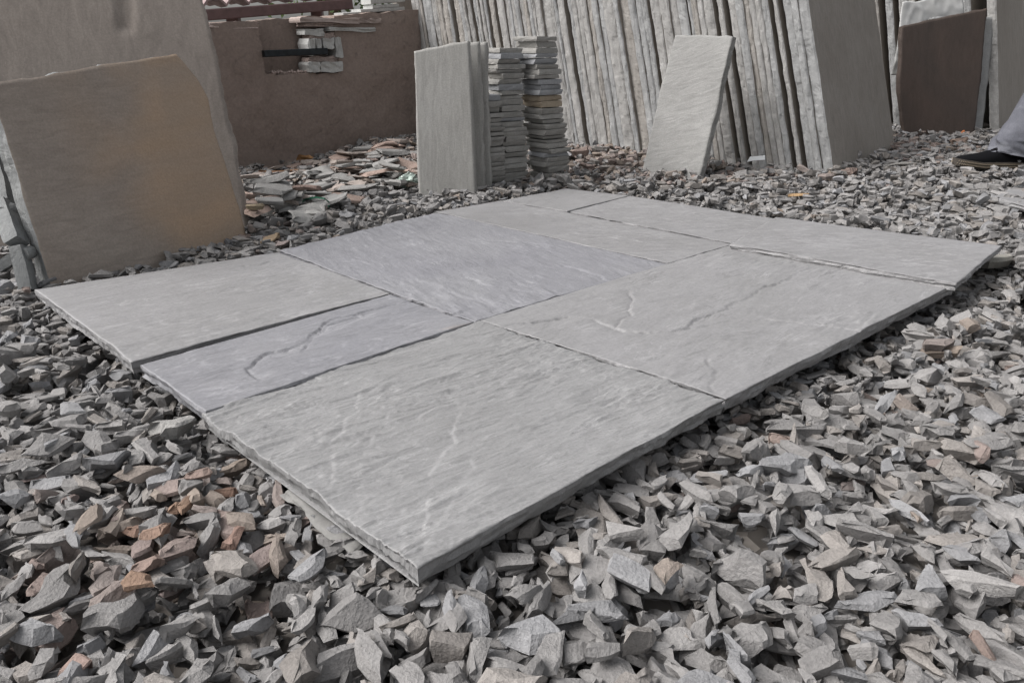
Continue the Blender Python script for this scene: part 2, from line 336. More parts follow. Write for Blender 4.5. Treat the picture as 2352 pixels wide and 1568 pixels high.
dn = up * .06
def ochre(U, V, G):
    # the ochre stained share of the face: everything past an irregular line, and a weaker band along the upper part
    c = onpl(335, 400, b0, n); f = ((G - c) @ u) - .12 * ((G - c) @ up) + .16 * fbm(U * 3.2, V * 3.2, 61, 5) - .02
    k = .9 / (1 + np.exp(-f / .035)); k2 = .6 / (1 + np.exp(-(V / .6 - .74 + .6 * fbm(U * 3, V * 3, 63, 4)) / .06)) / (1 + np.exp(-(U - .16 + .1 * fbm(U * 5, V * 5, 64, 4)) / .03))
    # thin flake lost along the left margin
    st = 1 / (1 + np.exp((U - .09 - .10 * (1 - V / .6) + .05 * fbm(U * 4, V * 4, 66, 3)) / .002))
    return fbm(U * 4, V * 4, 65, 4) * .002 + st * .0022, np.clip(np.maximum(k, k2) * (.82 + .5 * fbm(U * 2.5, V * 16, 67, 5)), 0, 1)
plate('leaning_slab', [P_(115, 657) - dn, P_(60, 470), P_(22, 340), P_(-28, 195)], [P_(565, 548) - dn, P_(548, 470), P_(520, 385), P_(492, 300), P_(478, 225), P_(455, 182), P_(428, 150), P_(404, 124)], .058, M_brown, step=.009, jag=.0022, rough_edge=.004, seed=5, disp=ochre, sidemat=M_edge)
lb = COL.objects[-1]; tag(lb, 'brown and grey leaning slab with a clipped upper corner, in front of the dull one', 'stone slab')
b0, u, up, n = frame(onz(330, 560, -.05), onz(572, 528, -.03), 12)
b0 = b0 + n * -.02
P_ = lambda x, y: onpl(x, y, b0, n)
def groove(U, V, G):
    # a worn vertical hollow in the face near the top of the picture
    c = onpl(288, 60, b0, n); c2 = onpl(280, -120, b0, n); d = c2 - c; L_ = np.linalg.norm(d); d /= L_
    v = G - c; a = v @ d; r = np.linalg.norm(v - a[..., None] * d, axis=-1)
    k = 1 / (1 + np.exp((r - .022) / .0022)) * 1 / (1 + np.exp(-(a + .015) / .006))
    return -k * .012 + fbm(U * 5, V * 2, 4, 4) * .002, np.zeros(U.shape)
o = plate('leaning_slab', [P_(-60, 640) , P_(-140, 300), P_(-200, 0), P_(-240, -230)], [P_(572, 540) , P_(556, 440), P_(541, 332), P_(528, 300), P_(500, 150), P_(480, 60), P_(465, 0), P_(430, -190)], .04, M_dull, step=.012, jag=.004, rough_edge=.005, disp=groove, seed=8)
tag(o, 'tall dull grey slab with a vertical hollow, leaning behind the brown slab', 'stone slab')
# left edge offcuts behind the brown slab
def strip(name, p0, p1, wd, th, toward, mat, seed, parent=None, lab=None, cat='stone offcut', grp=None, jag=.004):
    """a long piece running p0->p1, wd wide, th thick, broad face turned to 'toward'"""
    p0 = np.array(p0, float); p1 = np.array(p1, float); d = p1 - p0; d /= np.linalg.norm(d)
    t = np.array(toward, float); t -= d * (t @ d); t /= np.linalg.norm(t); s = np.cross(d, t)
    o = plate(name, [p0 - s * wd / 2 + t * th / 2, p1 - s * wd / 2 + t * th / 2], [p0 + s * wd / 2 + t * th / 2, p1 + s * wd / 2 + t * th / 2], th, mat, step=.008, jag=jag * .5, rough_edge=.002, smooth=False, seed=seed)
    nn = np.cross(s, d)
    if nn @ t < 0:
        bpy.data.objects.remove(o)
        s = -s; o = plate(name, [p0 - s * wd / 2 + t * th / 2, p1 - s * wd / 2 + t * th / 2], [p0 + s * wd / 2 + t * th / 2, p1 + s * wd / 2 + t * th / 2], th, mat, step=.008, jag=jag * .5, rough_edge=.002, smooth=False, seed=seed)
    if lab: tag(o, lab, cat, grp)
    return o
q = lambda x, y, Y: onY(x, y, Y)
strip('stone_offcut', q(68, 668, 2.06), q(42, 565, 2.1), .034, .05, (.2, -1, .1), M_edge, 33, lab='short grey stone block standing on the chips beside the pale edge of the brown slab')
strip('stone_offcut', q(40, 560, 2.1), q(8, 470, 2.2), .04, .05, (.2, -1, .1), M_edge, 35, lab='grey stone block second up in the tower at the left picture edge')
strip('stone_offcut', q(10, 470, 2.25), q(-14, 360, 2.35), .05, .05, (.2, -1, .1), M_edge, 37, lab='grey stone block third up in the tower at the left picture edge')
strip('stone_offcut', q(-10, 620, 2.2), q(60, 575, 2.25), .03, .03, (.2, -1, .3), M_edge, 39, lab='thin stone strip lying slanted across the foot of the block tower')
def core(p0, p1, r, lab):
    p0 = np.array(p0); p1 = np.array(p1); d = p1 - p0; L_ = np.linalg.norm(d); d /= L_; a = np.cross(d, [0, 0, 1.]); a /= np.linalg.norm(a); b = np.cross(a, d)
    V = []; n_ = 20; K = 8
    for k in range(K + 1):
        for i in range(n_):
            rr = r * (1 + .06 * float(vn(i * .9, k * .7, 3))) * (.93 if k in (0, K) else 1); V.append(p0 + d * L_ * k / K + a * rr * cos(2 * pi * i / n_) + b * rr * sin(2 * pi * i / n_))
    F = [(k * n_ + i, k * n_ + (i + 1) % n_, (k + 1) * n_ + (i + 1) % n_, (k + 1) * n_ + i) for k in range(K) for i in range(n_)] + [tuple(range(n_))[::-1], tuple(K * n_ + i for i in range(n_))]
    tag(mk('stone_core', V, F, M_edge, origin=(p0 + p1) / 2), lab, 'stone core')
core(q(6, 492, 2.16), q(30, 482, 2.2), .022, 'rounded stone plug between the blocks of the left tower, the upper one')
core(q(52, 585, 2.08), q(72, 578, 2.12), .018, 'rounded stone plug between the blocks of the left tower, the lower one')

# ------------------------------------------------------------------ rear wall with a broken opening
WR = np.array([-.56, 5.42]); WD = np.array([-.74, -.673]); WD /= np.linalg.norm(WD); WN = np.array([-WD[1], WD[0]]); WN = WN if WN @ np.array([0, -1.]) > 0 else -WN
n3 = np.array([WN[0], WN[1], 0]); w0 = np.array([WR[0], WR[1], 0])
def wp(x, y): return onpl(x, y, w0, n3)                      # a picture point on the wall face
def wsz(P): v = P - w0; return float(v[0] * WD[0] + v[1] * WD[1]), float(P[2])
def render_mat():
    m, nt, P = newmat('mud_render'); L = nt.links.new
    tc = N(nt, 'ShaderNodeTexCoord')
    n1 = N(nt, 'ShaderNodeTexNoise', Scale=2.4, Detail=7., Roughness=.6, Distortion=.8); L(tc.outputs['Object'], n1.inputs['Vector'])
    n2 = N(nt, 'ShaderNodeTexNoise', Scale=60., Detail=4., Roughness=.7); L(tc.outputs['Object'], n2.inputs['Vector'])
    n3_ = N(nt, 'ShaderNodeTexNoise', Scale=9., Detail=7., Roughness=.7, Distortion=1.5); L(tc.outputs['Object'], n3_.inputs['Vector'])
    r1 = ramp(nt, n1.outputs[0], [(.3, (.235, .185, .16)), (.7, (.305, .248, .218))])
    r3 = ramp(nt, n3_.outputs[0], [(.28, .55), (.42, 1.)]); c = mixc(nt, .8, r1.outputs[0], r3.outputs[0], 'MULTIPLY')
    r2 = ramp(nt, n2.outputs[0], [(.3, .85), (.7, 1.12)]); c = mixc(nt, 1., c, r2.outputs[0], 'MULTIPLY')
    L(c, P.inputs['Base Color']); P.inputs['Roughness'].default_value = .95; P.inputs['Specular IOR Level'].default_value = .1
    a = N(nt, 'ShaderNodeMath', operation='MULTIPLY_ADD'); a.inputs[1].default_value = .3; L(n2.outputs[0], a.inputs[0]); L(n3_.outputs[0], a.inputs[2])
    bp = N(nt, 'ShaderNodeBump', Strength=.5, Distance=.012); L(a.outputs[0], bp.inputs['Height']); L(bp.outputs[0], P.inputs['Normal']); return m
M_wall = render_mat(); M_mortar = plain('pale_mortar', (.42, .34, .31), .95, var=.35, sc=90, bump=.9, bd=.01)
M_block = stone('wall_block', (.42, .42, .41), (.5, .5, .48), scale=8, speck=.3, bump=.4, fine=90)
M_blockr = stone('wall_block_red', (.36, .29, .26), (.42, .35, .32), scale=8, speck=.3, bump=.4, fine=90)
def w3(s, z, dpt=0.): return np.array([WR[0] + WD[0] * s - WN[0] * dpt, WR[1] + WD[1] * s - WN[1] * dpt, z])
wall = empty('rear_wall', (float(w3(1, 0)[0]), float(w3(1, 0)[1]), 0)); tag(wall, 'low mud rendered wall with a broken opening, behind the rubble', 'wall')
inv = -np.array(wall.location)
sA, zA = wsz(wp(603, 48)); sB, zB = wsz(wp(605, 165)); sC, zC = wsz(wp(778, 170)); sD, zD = wsz(wp(690, 40)); sT, zT = wsz(wp(920, 25)); sL, zL = wsz(wp(480, 55))
s_r = (wsz(wp(706, 100))[0]); zs = (zB + zC) / 2
def ztop(s): return zT + (zL - zT) * (s - sT) / (sL - sT)
def wgrid(s0, s1, z0, z1f, hole, st=.012):
    """the front face of the wall with the opening pushed back, lumpy, returned over the top and ends to the full thickness"""
    nu = max(2, int((s1 - s0) / st)); nz = max(2, int((z1f((s0 + s1) / 2) - z0) / st)); V = []
    ha, hb, hz = hole; s_ = np.linspace(s0, s1, nu + 1)
    for i in range(nz + 1):
        zt = np.array([z1f(v) for v in s_]) + fbm(s_ * 12, s_ * 0, 3, 3) * .012; z = z0 + (zt - z0) * i / nz
        d = fbm(s_ * 4, z * 4, 21, 4) * .016 + fbm(s_ * 22, z * 22, 23, 3) * .003
        e = .012 * fbm(s_ * 14, z * 14, 27, 3)
        inside = (s_ > ha + e) & (s_ < hb + e) & (z > hz + e * .5)
        d = np.where(inside, .12 + d * .4, d)
        V += [w3(s_[j], z[j], d[j]) for j in range(nu + 1)]
    W = nu + 1
    F = [(i * W + j, i * W + j + 1, (i + 1) * W + j + 1, (i + 1) * W + j) for i in range(nz) for j in range(nu)]
    nb = len(V); ring = [(0, j) for j in range(nu)] + [(i, nu) for i in range(nz)] + [(nz, j) for j in range(nu, 0, -1)] + [(i, 0) for i in range(nz, 0, -1)]
    for i, j in ring:
        s2, zz = s_[j], V[i * W + j][2]; V.append(w3(s2, zz, .24))
    for k in range(len(ring)):
        a = ring[k]; b = ring[(k + 1) % len(ring)]
        F.append((b[0] * W + b[1], a[0] * W + a[1], nb + k, nb + (k + 1) % len(ring)))
    F.append(tuple(range(nb, nb + len(ring))))
    return V, F
def join(parts):
    V = []; F = []
    for v, f in parts:
        o = len(V); V += list(v); F += [tuple(i + o for i in q_) for q_ in f]
    return V, F
sl_, sr_ = max(sA, sB) * .5 + min(sA, sB) * .5, sC
sl_, sr_ = max(sl_, sr_), min(sl_, sr_)     # s grows to the left in the picture
V, F = wgrid(sT - 1.2, sL + 2.2, -.2, ztop, (sr_, sl_, zs)); mk('render_face', np.array(V) + inv, F, M_wall, wall, smooth=False)
def rock_box(s0, s1, z0, z1, d0, d1, seed, mat, name='wall_stone'):
    nz = 4; V = []; F = []
    rr = np.random.default_rng(seed); xs = np.linspace(s0, s1, 5); zz = np.linspace(z0, z1, 4)
    fr = [w3(s + rr.normal(0, .003), z + rr.normal(0, .003), d0 + rr.normal(0, .004)) for z in zz for s in xs]
    V = fr[:]; W = 5
    F = [(i * W + j, i * W + j + 1, (i + 1) * W + j + 1, (i + 1) * W + j) for i in range(3) for j in range(4)]
    ring = [(0, j) for j in range(4)] + [(i, 4) for i in range(3)] + [(3, j) for j in range(4, 0, -1)] + [(i, 0) for i in range(3, 0, -1)]
    nb = len(V)
    for i, j in ring: p = V[i * W + j]; V.append(np.array([p[0] - WN[0] * (d1 - d0), p[1] - WN[1] * (d1 - d0), p[2]]))
    for k in range(len(ring)): a = ring[k]; b = ring[(k + 1) % len(ring)]; F.append((b[0] * W + b[1], a[0] * W + a[1], nb + k, nb + (k + 1) % len(ring)))
    return mk(name, np.array(V) + inv, F, mat, wall)
for k, (x0, y0, x1, y1, dd, mt) in enumerate([(683, 40, 818, 54, -.03, 1), (820, 41, 872, 53, -.02, 1), (700, 66, 745, 82, -.0, 0), (752, 62, 860, 73, -.015, 0), (703, 90, 722, 128, -.02, 0), (724, 90, 738, 126, -.01, 0), (740, 88, 766, 112, -.012, 0), (768, 86, 786, 132, -.006, 0), (706, 143, 733, 166, -.02, 0), (735, 143, 786, 165, -.014, 0)]):
    s1_, z1_ = wsz(wp(x0, y0)); s0_, z0_ = wsz(wp(x1 - 10 * 0, y1)); rock_box(s0_, s1_, z0_, z1_, dd, .1, k + 40, M_blockr if mt else M_block)
for k, (x0, y0, x1, y1, dd) in enumerate([(700, 53, 815, 63, .005), (712, 74, 790, 90, .012), (712, 130, 790, 144, .02)]):
    s1_, z1_ = wsz(wp(x0, y0)); s0_, z0_ = wsz(wp(x1, y1)); rock_box(s0_, s1_, z0_, z1_, dd, .1, k + 70, M_mortar, 'mortar')
# crumbled mortar on the sill
rr = np.random.default_rng(3); V = []; F = []
for k in range(90):
    s = rr.uniform(sr_ + .02, sl_ - .04); d = rr.uniform(.005, .09); r = rr.uniform(.004, .012); c = w3(s, zs + r * .5, d); o_ = len(V)
    for v in ((1, 0, 0), (-1, 0, 0), (0, 1, 0), (0, -1, 0), (0, 0, 1), (0, 0, -1)): V.append(c + np.array(v) * r * rr.uniform(.6, 1.3, 3))
    F += [(o_ + a, o_ + b, o_ + c_) for a, b, c_ in ((0, 2, 4), (2, 1, 4), (1, 3, 4), (3, 0, 4), (2, 0, 5), (1, 2, 5), (3, 1, 5), (0, 3, 5))]
tag(mk('mortar_crumbs', np.array(V) + inv, F, M_mortar, wall), kind='stuff')
# pale plaster line along the wall top, left
s1_, z1_ = wsz(wp(480, 57)); s0_, z0_ = wsz(wp(590, 50)); rock_box(s0_, s1_, z1_ - .018, z1_ + .012, -.006, .1, 91, M_mortar, 'coping_mortar')
# iron bar across the opening
M_iron = plain('black_iron', (.02, .024, .028), .35, .6, var=.5, sc=30)
def box_between(p0, p1, h, wd, name, mat, parent=None, origin=None, up=(0, 0, 1.)):
    p0 = np.array(p0, float); p1 = np.array(p1, float); d = p1 - p0; L_ = np.linalg.norm(d); d /= L_; s = np.cross(d, up); s /= np.linalg.norm(s); u_ = np.cross(s, d)
    # rounded rectangular tube section
    sec = [(wd / 2 * a, h / 2 * b) for a, b in ((-1, -.8), (-.8, -1), (.8, -1), (1, -.8), (1, .8), (.8, 1), (-.8, 1), (-1, .8))]
    V = [p + s * a + u_ * b for p in (p0, p1) for a, b in sec]
    F = [(i, (i + 1) % 8, 8 + (i + 1) % 8, 8 + i) for i in range(8)] + [tuple(range(8))[::-1], tuple(range(8, 16))]
    return mk(name, V, F, mat, parent, origin=origin)
pa = wp(603, 124) - n3 * .02; pb = wp(748, 118) - n3 * .02
o = box_between(pa + n3 * .03, pb + n3 * .03, .036, .036, 'iron_bar', M_iron, origin=(pa + pb) / 2); tag(o, 'black painted iron bar spanning the broken opening in the wall', 'metal bar')

# things beyond the wall
M_tile = plain('roof_tile', (.30, .22, .215), .7, var=.3, sc=12, bump=.4, bd=.004); M_beam = plain('painted_beam', (.12, .07, .068), .6)
def tiled_roof():
    d0 = 1.5
    p0 = onpl(300, 56, w3(0, 0, d0), n3); p1 = onpl(806, 16, w3(0, 0, d0), n3)
    root = empty('tiled_roof', (float((p0[0] + p1[0]) / 2), float((p0[1] + p1[1]) / 2), 0.)); tag(root, 'low tiled roof with a dark red fascia beyond the rear wall', 'roof'); iv = -np.array(root.location)
    e = p1 - p0; Lr = np.linalg.norm(e); e /= Lr; bk = -n3 * cos(radians(3)) + np.array([0, 0, sin(radians(3))]); nn = np.cross(e, bk)
    if nn[2] < 0: nn = -nn
    V = []; F = []; K = int(Lr / .16); n_ = 12
    for k in range(K * 4 + 1):
        t = k / (K * 4) * Lr; c = [0, .045, .05, .045][k % 4]
        for i in range(n_ + 1):
            V.append(p0 + e * t + nn * (c + .035 - (i % 2) * .012) + bk * (i / n_ * 1.8) + e * i * .02 + np.array([0, 0, .05]))
    W = n_ + 1; F = [(k * W + i, (k + 1) * W + i, (k + 1) * W + i + 1, k * W + i + 1) for k in range(K * 4) for i in range(n_)]
    nb = len(V); V += [v - nn * .02 for v in V[:]]; F += [tuple(i + nb for i in f[::-1]) for f in F]
    F += [(k * W, k * W + nb, (k + 1) * W + nb, (k + 1) * W) for k in range(K * 4)]
    mk('tiles', np.array(V) + iv, F, M_tile, root)
    box_between(p0 + iv + [0, 0, .02], p1 + iv + [0, 0, .02], .075, .06, 'fascia', M_beam, root)
    for t in (.1, .5, .92):
        pp = p0 + e * Lr * t - n3 * .3; box_between(np.array([pp[0], pp[1], -.2]) + iv, pp + iv, .09, .09, 'post', M_beam, root, up=(1, 0, 0))
tiled_roof()
for k, (x0, y0, x1, y1, lab) in enumerate([(778, 40, 845, 30, 'pale thin block lying on the rear wall, leftmost of four'), (818, 31, 918, 22, 'long pale block at the foot of the small pile on the rear wall'), (845, 21, 905, 13, 'middle pale block of the small pile on the rear wall'), (840, 11, 918, -4, 'topmost pale block of the small pile on the rear wall')]):
    a = onpl(x0, (y0 + y1) / 2, w3(0, 0, .12), n3); b = onpl(x1, (y0 + y1) / 2 - (x1 - x0) * .06, w3(0, 0, .12), n3); h = abs(onpl(x0, y0, w3(0, 0, .12), n3)[2] - onpl(x0, y1, w3(0, 0, .12), n3)[2])
    o = box_between(a, b, h, .11, 'block', M_block, origin=(a + b) / 2); tag(o, lab, 'block')
def tree(cx, cy, h, R, seed, lab):
    rr = np.random.default_rng(seed); root = empty('tree', (cx, cy, -.1)); tag(root, lab, 'tree')
    mb = plain('bark' + str(seed), (.1, .075, .05), .95); V = []; F = []
    def limb(p, q_, r0, r1):
        p = np.array(p); q_ = np.array(q_); d = q_ - p; d = d / np.linalg.norm(d); a = np.cross(d, [.3, .9, .2]); a /= np.linalg.norm(a); b = np.cross(d, a); o_ = len(V)
        for c, r in ((p, r0), ((p + q_) / 2 + rr.normal(0, .03, 3), (r0 + r1) / 2), (q_, r1)):
            for i in range(7): V.append(c + a * r * cos(i * 2 * pi / 7) + b * r * sin(i * 2 * pi / 7))
        for k in range(2):
            for i in range(7): F.append((o_ + k * 7 + i, o_ + k * 7 + (i + 1) % 7, o_ + (k + 1) * 7 + (i + 1) % 7, o_ + (k + 1) * 7 + i))
    limb((0, 0, 0), (0, 0, h * .5), .14, .09)
    for k in range(7):
        a = rr.uniform(0, 6.28); limb((0, 0, h * .45), (cos(a) * R * .7, sin(a) * R * .7, h * rr.uniform(.6, .95)), .07, .015)
    mk('trunk', V, F, mb, root)
    ml = plain('leaf' + str(seed), (.09, .14, .04), .6, var=.5, sc=3.); V = []; F = []
    cl = rr.normal(0, 1, (40, 3)); cl /= np.linalg.norm(cl, axis=1)[:, None]; cl *= rr.uniform(.4, 1, (40, 1)) * R; cl[:, 2] = cl[:, 2] * .8 + h * .75
    for c in cl:
        for k in range(90):
            p = c + rr.normal(0, R * .16, 3); a = rr.normal(0, 1, 3); a /= np.linalg.norm(a); b = np.cross(a, rr.normal(0, 1, 3)); b /= np.linalg.norm(b); s = .05; o_ = len(V)
            V += [p - a * s, p + b * s * .5, p + a * s, p - b * s * .5]; F.append((o_, o_ + 1, o_ + 2, o_ + 3))
    mk('crown', V, F, ml, root)
tree(-2.6, 12.5, 2.6, 1.2, 5, 'leafy green tree far beyond the rear wall, seen past the roof end')

# ------------------------------------------------------------------ row of big slabs on edge
M_row = [stone('row_slab_a', (.272, .266, .256), (.345, .338, .328), scale=9, streak=.35, stretch=(1, 1, .8), speck=.35, bump=.8, fine=130, bumpdist=.0035),
         stone('row_slab_b', (.252, .253, .252), (.318, .32, .318), scale=9, streak=.35, stretch=(1, 1, .8), speck=.35, bump=.8, fine=130, bumpdist=.0035),
         stone('row_slab_c', (.26, .243, .222), (.325, .308, .288), scale=9, streak=.35, stretch=(1, 1, .25), speck=.3, bump=.9, fine=110, bumpdist=.006)]
M_face = stone('row_face', (.25, .226, .2), (.30, .275, .248), scale=3, streak=.5, stretch=(4, 4, .45), speck=.35, bump=.25, fine=200)
def edgeslab(base, d, wdir, lean, th, h, wid, mat, seed, name='stone_slab', buried=.06, facemat=None):
    """a tall slab leaning along d; its narrow front edge shows at 'base'; it runs wid away along wdir. th along d."""
    rr = np.random.default_rng(seed); up = np.array([d[0] * sin(lean), d[1] * sin(lean), cos(lean)]); tn = np.array([d[0] * cos(lean), d[1] * cos(lean), -sin(lean)])
    wd = np.array([wdir[0], wdir[1], 0.]); base = np.array(base, float)
    nh = int(h / .011); nt_ = 6; V = []; F = []
    hh = np.linspace(-buried, h, nh + 1)
    sA_ = fbm(hh * 2, hh * 0, seed, 2) * .0018 + fbm(hh * 20, hh * 0, seed + 4, 4) * .0024; sB_ = fbm(hh * 2, hh * 0, seed + 50, 2) * .0018 + fbm(hh * 20, hh * 0, seed + 54, 4) * .003
    fr = fbm(hh * 3, hh * 0, seed + 90, 3) * .005
    ridge = rr.uniform(.25, .75)
    for i, z in enumerate(hh):
        for j in range(nt_ + 1):
            t = j / nt_; pos = sA_[i] * (1 - t) + (th + sB_[i]) * t
            bulge = -.1 * th * (1 - abs(t - ridge) / max(ridge, 1 - ridge)) * (.6 + float(vn(z * 4, seed, 2))) + float(fbm(z * 26, t * th * 30, seed + 7, 4)) * .004 + .0025 * round(float(fbm(z * 9, t * 1.4, seed + 17, 2)) * 3)
            if j in (0, nt_): bulge += .004
            V.append(base + up * z + tn * pos + wd * (fr[i] + bulge + .006))
    W = nt_ + 1; nf = len(V)
    F = [(i * W + j, (i + 1) * W + j, (i + 1) * W + j + 1, i * W + j + 1) for i in range(nh) for j in range(nt_)]
    # broad faces: mid and far columns (thickness profile fades to true)
    cols = [(.03, .35), (.1, .05), (wid, 0.)]; prev = [[i * W for i in range(nh + 1)], [i * W + nt_ for i in range(nh + 1)]]
    for dist, k in cols:
        cur = [[], []]
        for side, prof, off in ((0, sA_, 0.), (1, sB_, th)):
            for i, z in enumerate(hh):
                cur[side].append(len(V)); V.append(base + up * z + tn * (off + prof[i] * k * .8) + wd * dist)
        for i in range(nh):
            F.append((prev[0][i], cur[0][i], cur[0][i + 1], prev[0][i + 1])); F.append((prev[1][i], prev[1][i + 1], cur[1][i + 1], cur[1][i]))
        prev = cur
    for i in range(nh): F.append((prev[0][i], prev[1][i], prev[1][i + 1], prev[0][i + 1]))
    # top
    tl = [nh * W + j for j in range(nt_ + 1)]
    top = tl + [nf + (2 * k + 1) * (nh + 1) + nh for k in range(3)] + [nf + (2 * k) * (nh + 1) + nh for k in (2, 1, 0)]
    F.append(tuple(top)); bt = [j for j in range(nt_ + 1)] + [nf + (2 * k + 1) * (nh + 1) for k in range(3)] + [nf + (2 * k) * (nh + 1) for k in (2, 1, 0)]; F.append(tuple(bt[::-1]))
    o = mk(name, V, F, mat, origin=base)
    if facemat:
        o.data.materials.append(facemat); ne = nh * nt_; mi = np.zeros(len(F), int); mi[ne:] = 1; o.data.polygons.foreach_set('material_index', mi)
    return o
ORD = ['zeroth', 'first', 'second', 'third', 'fourth', 'fifth', 'sixth', 'seventh', 'eighth', 'ninth', 'tenth', 'eleventh', 'twelfth', 'thirteenth', 'fourteenth', 'fifteenth', 'sixteenth', 'seventeenth', 'eighteenth', 'nineteenth']
TENS = ['', '', 'twent', 'thirt', 'fort', 'fift', 'sixt']
def ordw(n):
    if n < 20: return ORD[n]
    return TENS[n // 10] + ('ieth' if n % 10 == 0 else 'y-' + ORD[n % 10])
rb0 = np.array([1.47, 3.63]); rd = np.array([-.762, .648]); rd /= np.linalg.norm(rd); rw = np.array([.648, .762]); rw /= np.linalg.norm(rw)
rowspec = []; s = 0.; i = 0; rr = np.random.default_rng(21)
while s < 2.62:
    t = s / 2.6; lean = radians(16.5 - 5.5 * min(1, t * 1.1))
    th = rr.choice([.022, .03, .038, .048, .06], p=[.22, .3, .26, .15, .07]); gap = rr.choice([.0005, .003, .009, .026], p=[.42, .3, .16, .12])
    rowspec.append((s, th, lean, rr.integers(1e6), rr.normal(0, .007), rr.choice(3, p=[.45, .4, .15]), rr.uniform(-.0025, .0025))); s += th + gap
nrow = len(rowspec)
for k, (s, th, lean, sd_, off, mi, dl) in enumerate(rowspec):
    b = rb0 + rd * s + rw * off; wid_ = .95 if k == 0 else .85; z = float(gz(b[0], b[1])) - .005
    o = edgeslab((b[0], b[1], z), rd, rw, lean + dl, th, 1.08, wid_, M_row[mi], int(sd_), facemat=M_face)
    wide = 'thick' if th > .04 else ('thin' if th < .03 else 'mid grey')
    lab = 'end slab of the long leaning row, its broad grey face showing' if k == 0 else f'{wide} slab on edge, {ordw(k + 1)} from the right end of the long leaning row'
    tag(o, lab, 'stone slab', 'big slabs leaning on edge in a row')
# leftmost, more slanted, broad face turned to the yard
b = rb0 + rd * 2.63; o = edgeslab((b[0], b[1], .03), rd, rw, radians(19), .04, 1.05, .85, M_face, 777)
tag(o, 'most slanted slab of the long leaning row, at its far end against the wall', 'stone slab', 'big slabs leaning on edge in a row')
# second row at far right
r2 = np.array([3.02, 5.0])
for k in range(11):
    b = r2 + rd * (k * .075 + (.05 if k else 0)); o = edgeslab((b[0], b[1], .07), rd, rw, radians(12 + (k % 3)), .05 - .006 * (k % 3), 1.2, .9, M_row[k % 3], 900 + k, facemat=M_face)
    tag(o, 'broad grey slab leaning at the right picture edge behind the standing person' if k == 0 else f'slab on edge behind the dark slab, {ordw(k + 1)} from the right of the rear group', 'stone slab', 'slabs leaning behind the dark slab')

# dark slab and companion, plastic sheet
M_dark = stone('slab_dark', (.06, .05, .045), (.1, .074, .062), stretch=(4, 4, .6), scale=2.2, streak=.4, speck=.3, bump=.2, fine=200)
b0, u, up, n = frame(onz(2078, 313, .08), onz(2238, 309, .08), 10)
P_ = lambda x, y, k=0.: onpl(x, y, b0 - n * k, n)
o = plate('dark_slab', [P_(2080, 313) - up * .05, P_(2066, 200), P_(2072, 60)], [P_(2238, 309) - up * .05, P_(2255, 160), P_(2268, 18)], .03, M_dark, step=.014, jag=.003, rough_edge=.003, seed=61)
tag(o, 'dark reddish brown slab standing between the row end and the person', 'stone slab')
o = plate('stone_slab', [P_(2130, 313, .05) - up * .05, P_(2140, 40, .05)], [P_(2256, 309, .05) - up * .05, P_(2284, 40, .05)], .03, M_row[1], step=.014, jag=.003, rough_edge=.005, seed=63)
tag(o, 'grey slab standing just behind the dark slab, only its right strip showing', 'stone slab')
def sheet():
    m, nt, P = newmat('white_plastic'); P.inputs['Base Color'].default_value = (.5, .5, .49, 1); P.inputs['Roughness'].default_value = .45
    p = [onpl(x, y, b0 - n * .09, n) for x, y in ((2074, 8), (2212, -30), (2225, 180), (2052, 175))]
    V = []; nn_ = 40
    for i in range(nn_ + 1):
        for j in range(nn_ + 1):
            a, b_ = j / nn_, i / nn_; q_ = (p[0] * (1 - a) + p[1] * a) * (1 - b_) + (p[3] * (1 - a) + p[2] * a) * b_
            q_ = q_ - n * (abs(float(fbm(a * 3 + b_, b_ * 3 - a * 2, 5, 3))) * .03) + up * float(fbm(a * 4, b_, 6, 2)) * .03; V.append(q_)
    W = nn_ + 1; F = [(i * W + j, (i + 1) * W + j, (i + 1) * W + j + 1, i * W + j + 1) for i in range(nn_) for j in range(nn_)]
    o = mk('plastic_sheet', V, F, m, smooth=True, origin=p[0]); tag(o, 'crumpled white plastic sheet draped behind the top of the dark slab', 'plastic sheet')
    md = o.modifiers.new('s', 'SOLIDIFY'); md.thickness = .002
sheet()

# ------------------------------------------------------------------ upright slabs
M_up = stone('upright_slab', (.30, .293, .275), (.355, .348, .332), scale=2.5, streak=.5, stretch=(5, 5, .6), speck=.45, bump=.3, fine=170)
b0, u, up, n = frame(onz(962, 442, -.005), onz(962, 442, -.005) + np.array([cos(radians(-6)), sin(radians(-6)), 0]), 4)
P_ = lambda x, y, k=0.: onpl(x, y, b0 - n * k, n)
o = plate('upright_slab', [P_(962, 446) - up * .04, P_(950, 118)], [P_(1094, 446) - up * .04, P_(1077, 93)], .045, M_up, step=.01, jag=.002, rough_edge=.0025, seed=71)
tag(o, 'front slab of the upright set, pale streaked face turned to the viewer', 'stone slab', 'slabs standing upright beside the stacks')
for k, (x0, x1, yt, dd) in enumerate([(1000, 1101, 96, .09), (1012, 1117, 97, .14)]):
    o = plate('upright_slab', [P_(x0, 436, dd) - up * .06, P_(x0 - 12, yt + 18, dd)], [P_(x1 + 14, 434, dd) - up * .06, P_(x1, yt, dd)], .026, M_up, step=.012, jag=.003, rough_edge=.004, seed=73 + k)
    tag(o, ['middle', 'rear'][k] + ' slab of the upright set, mostly hidden behind the front one', 'stone slab', 'slabs standing upright beside the stacks')
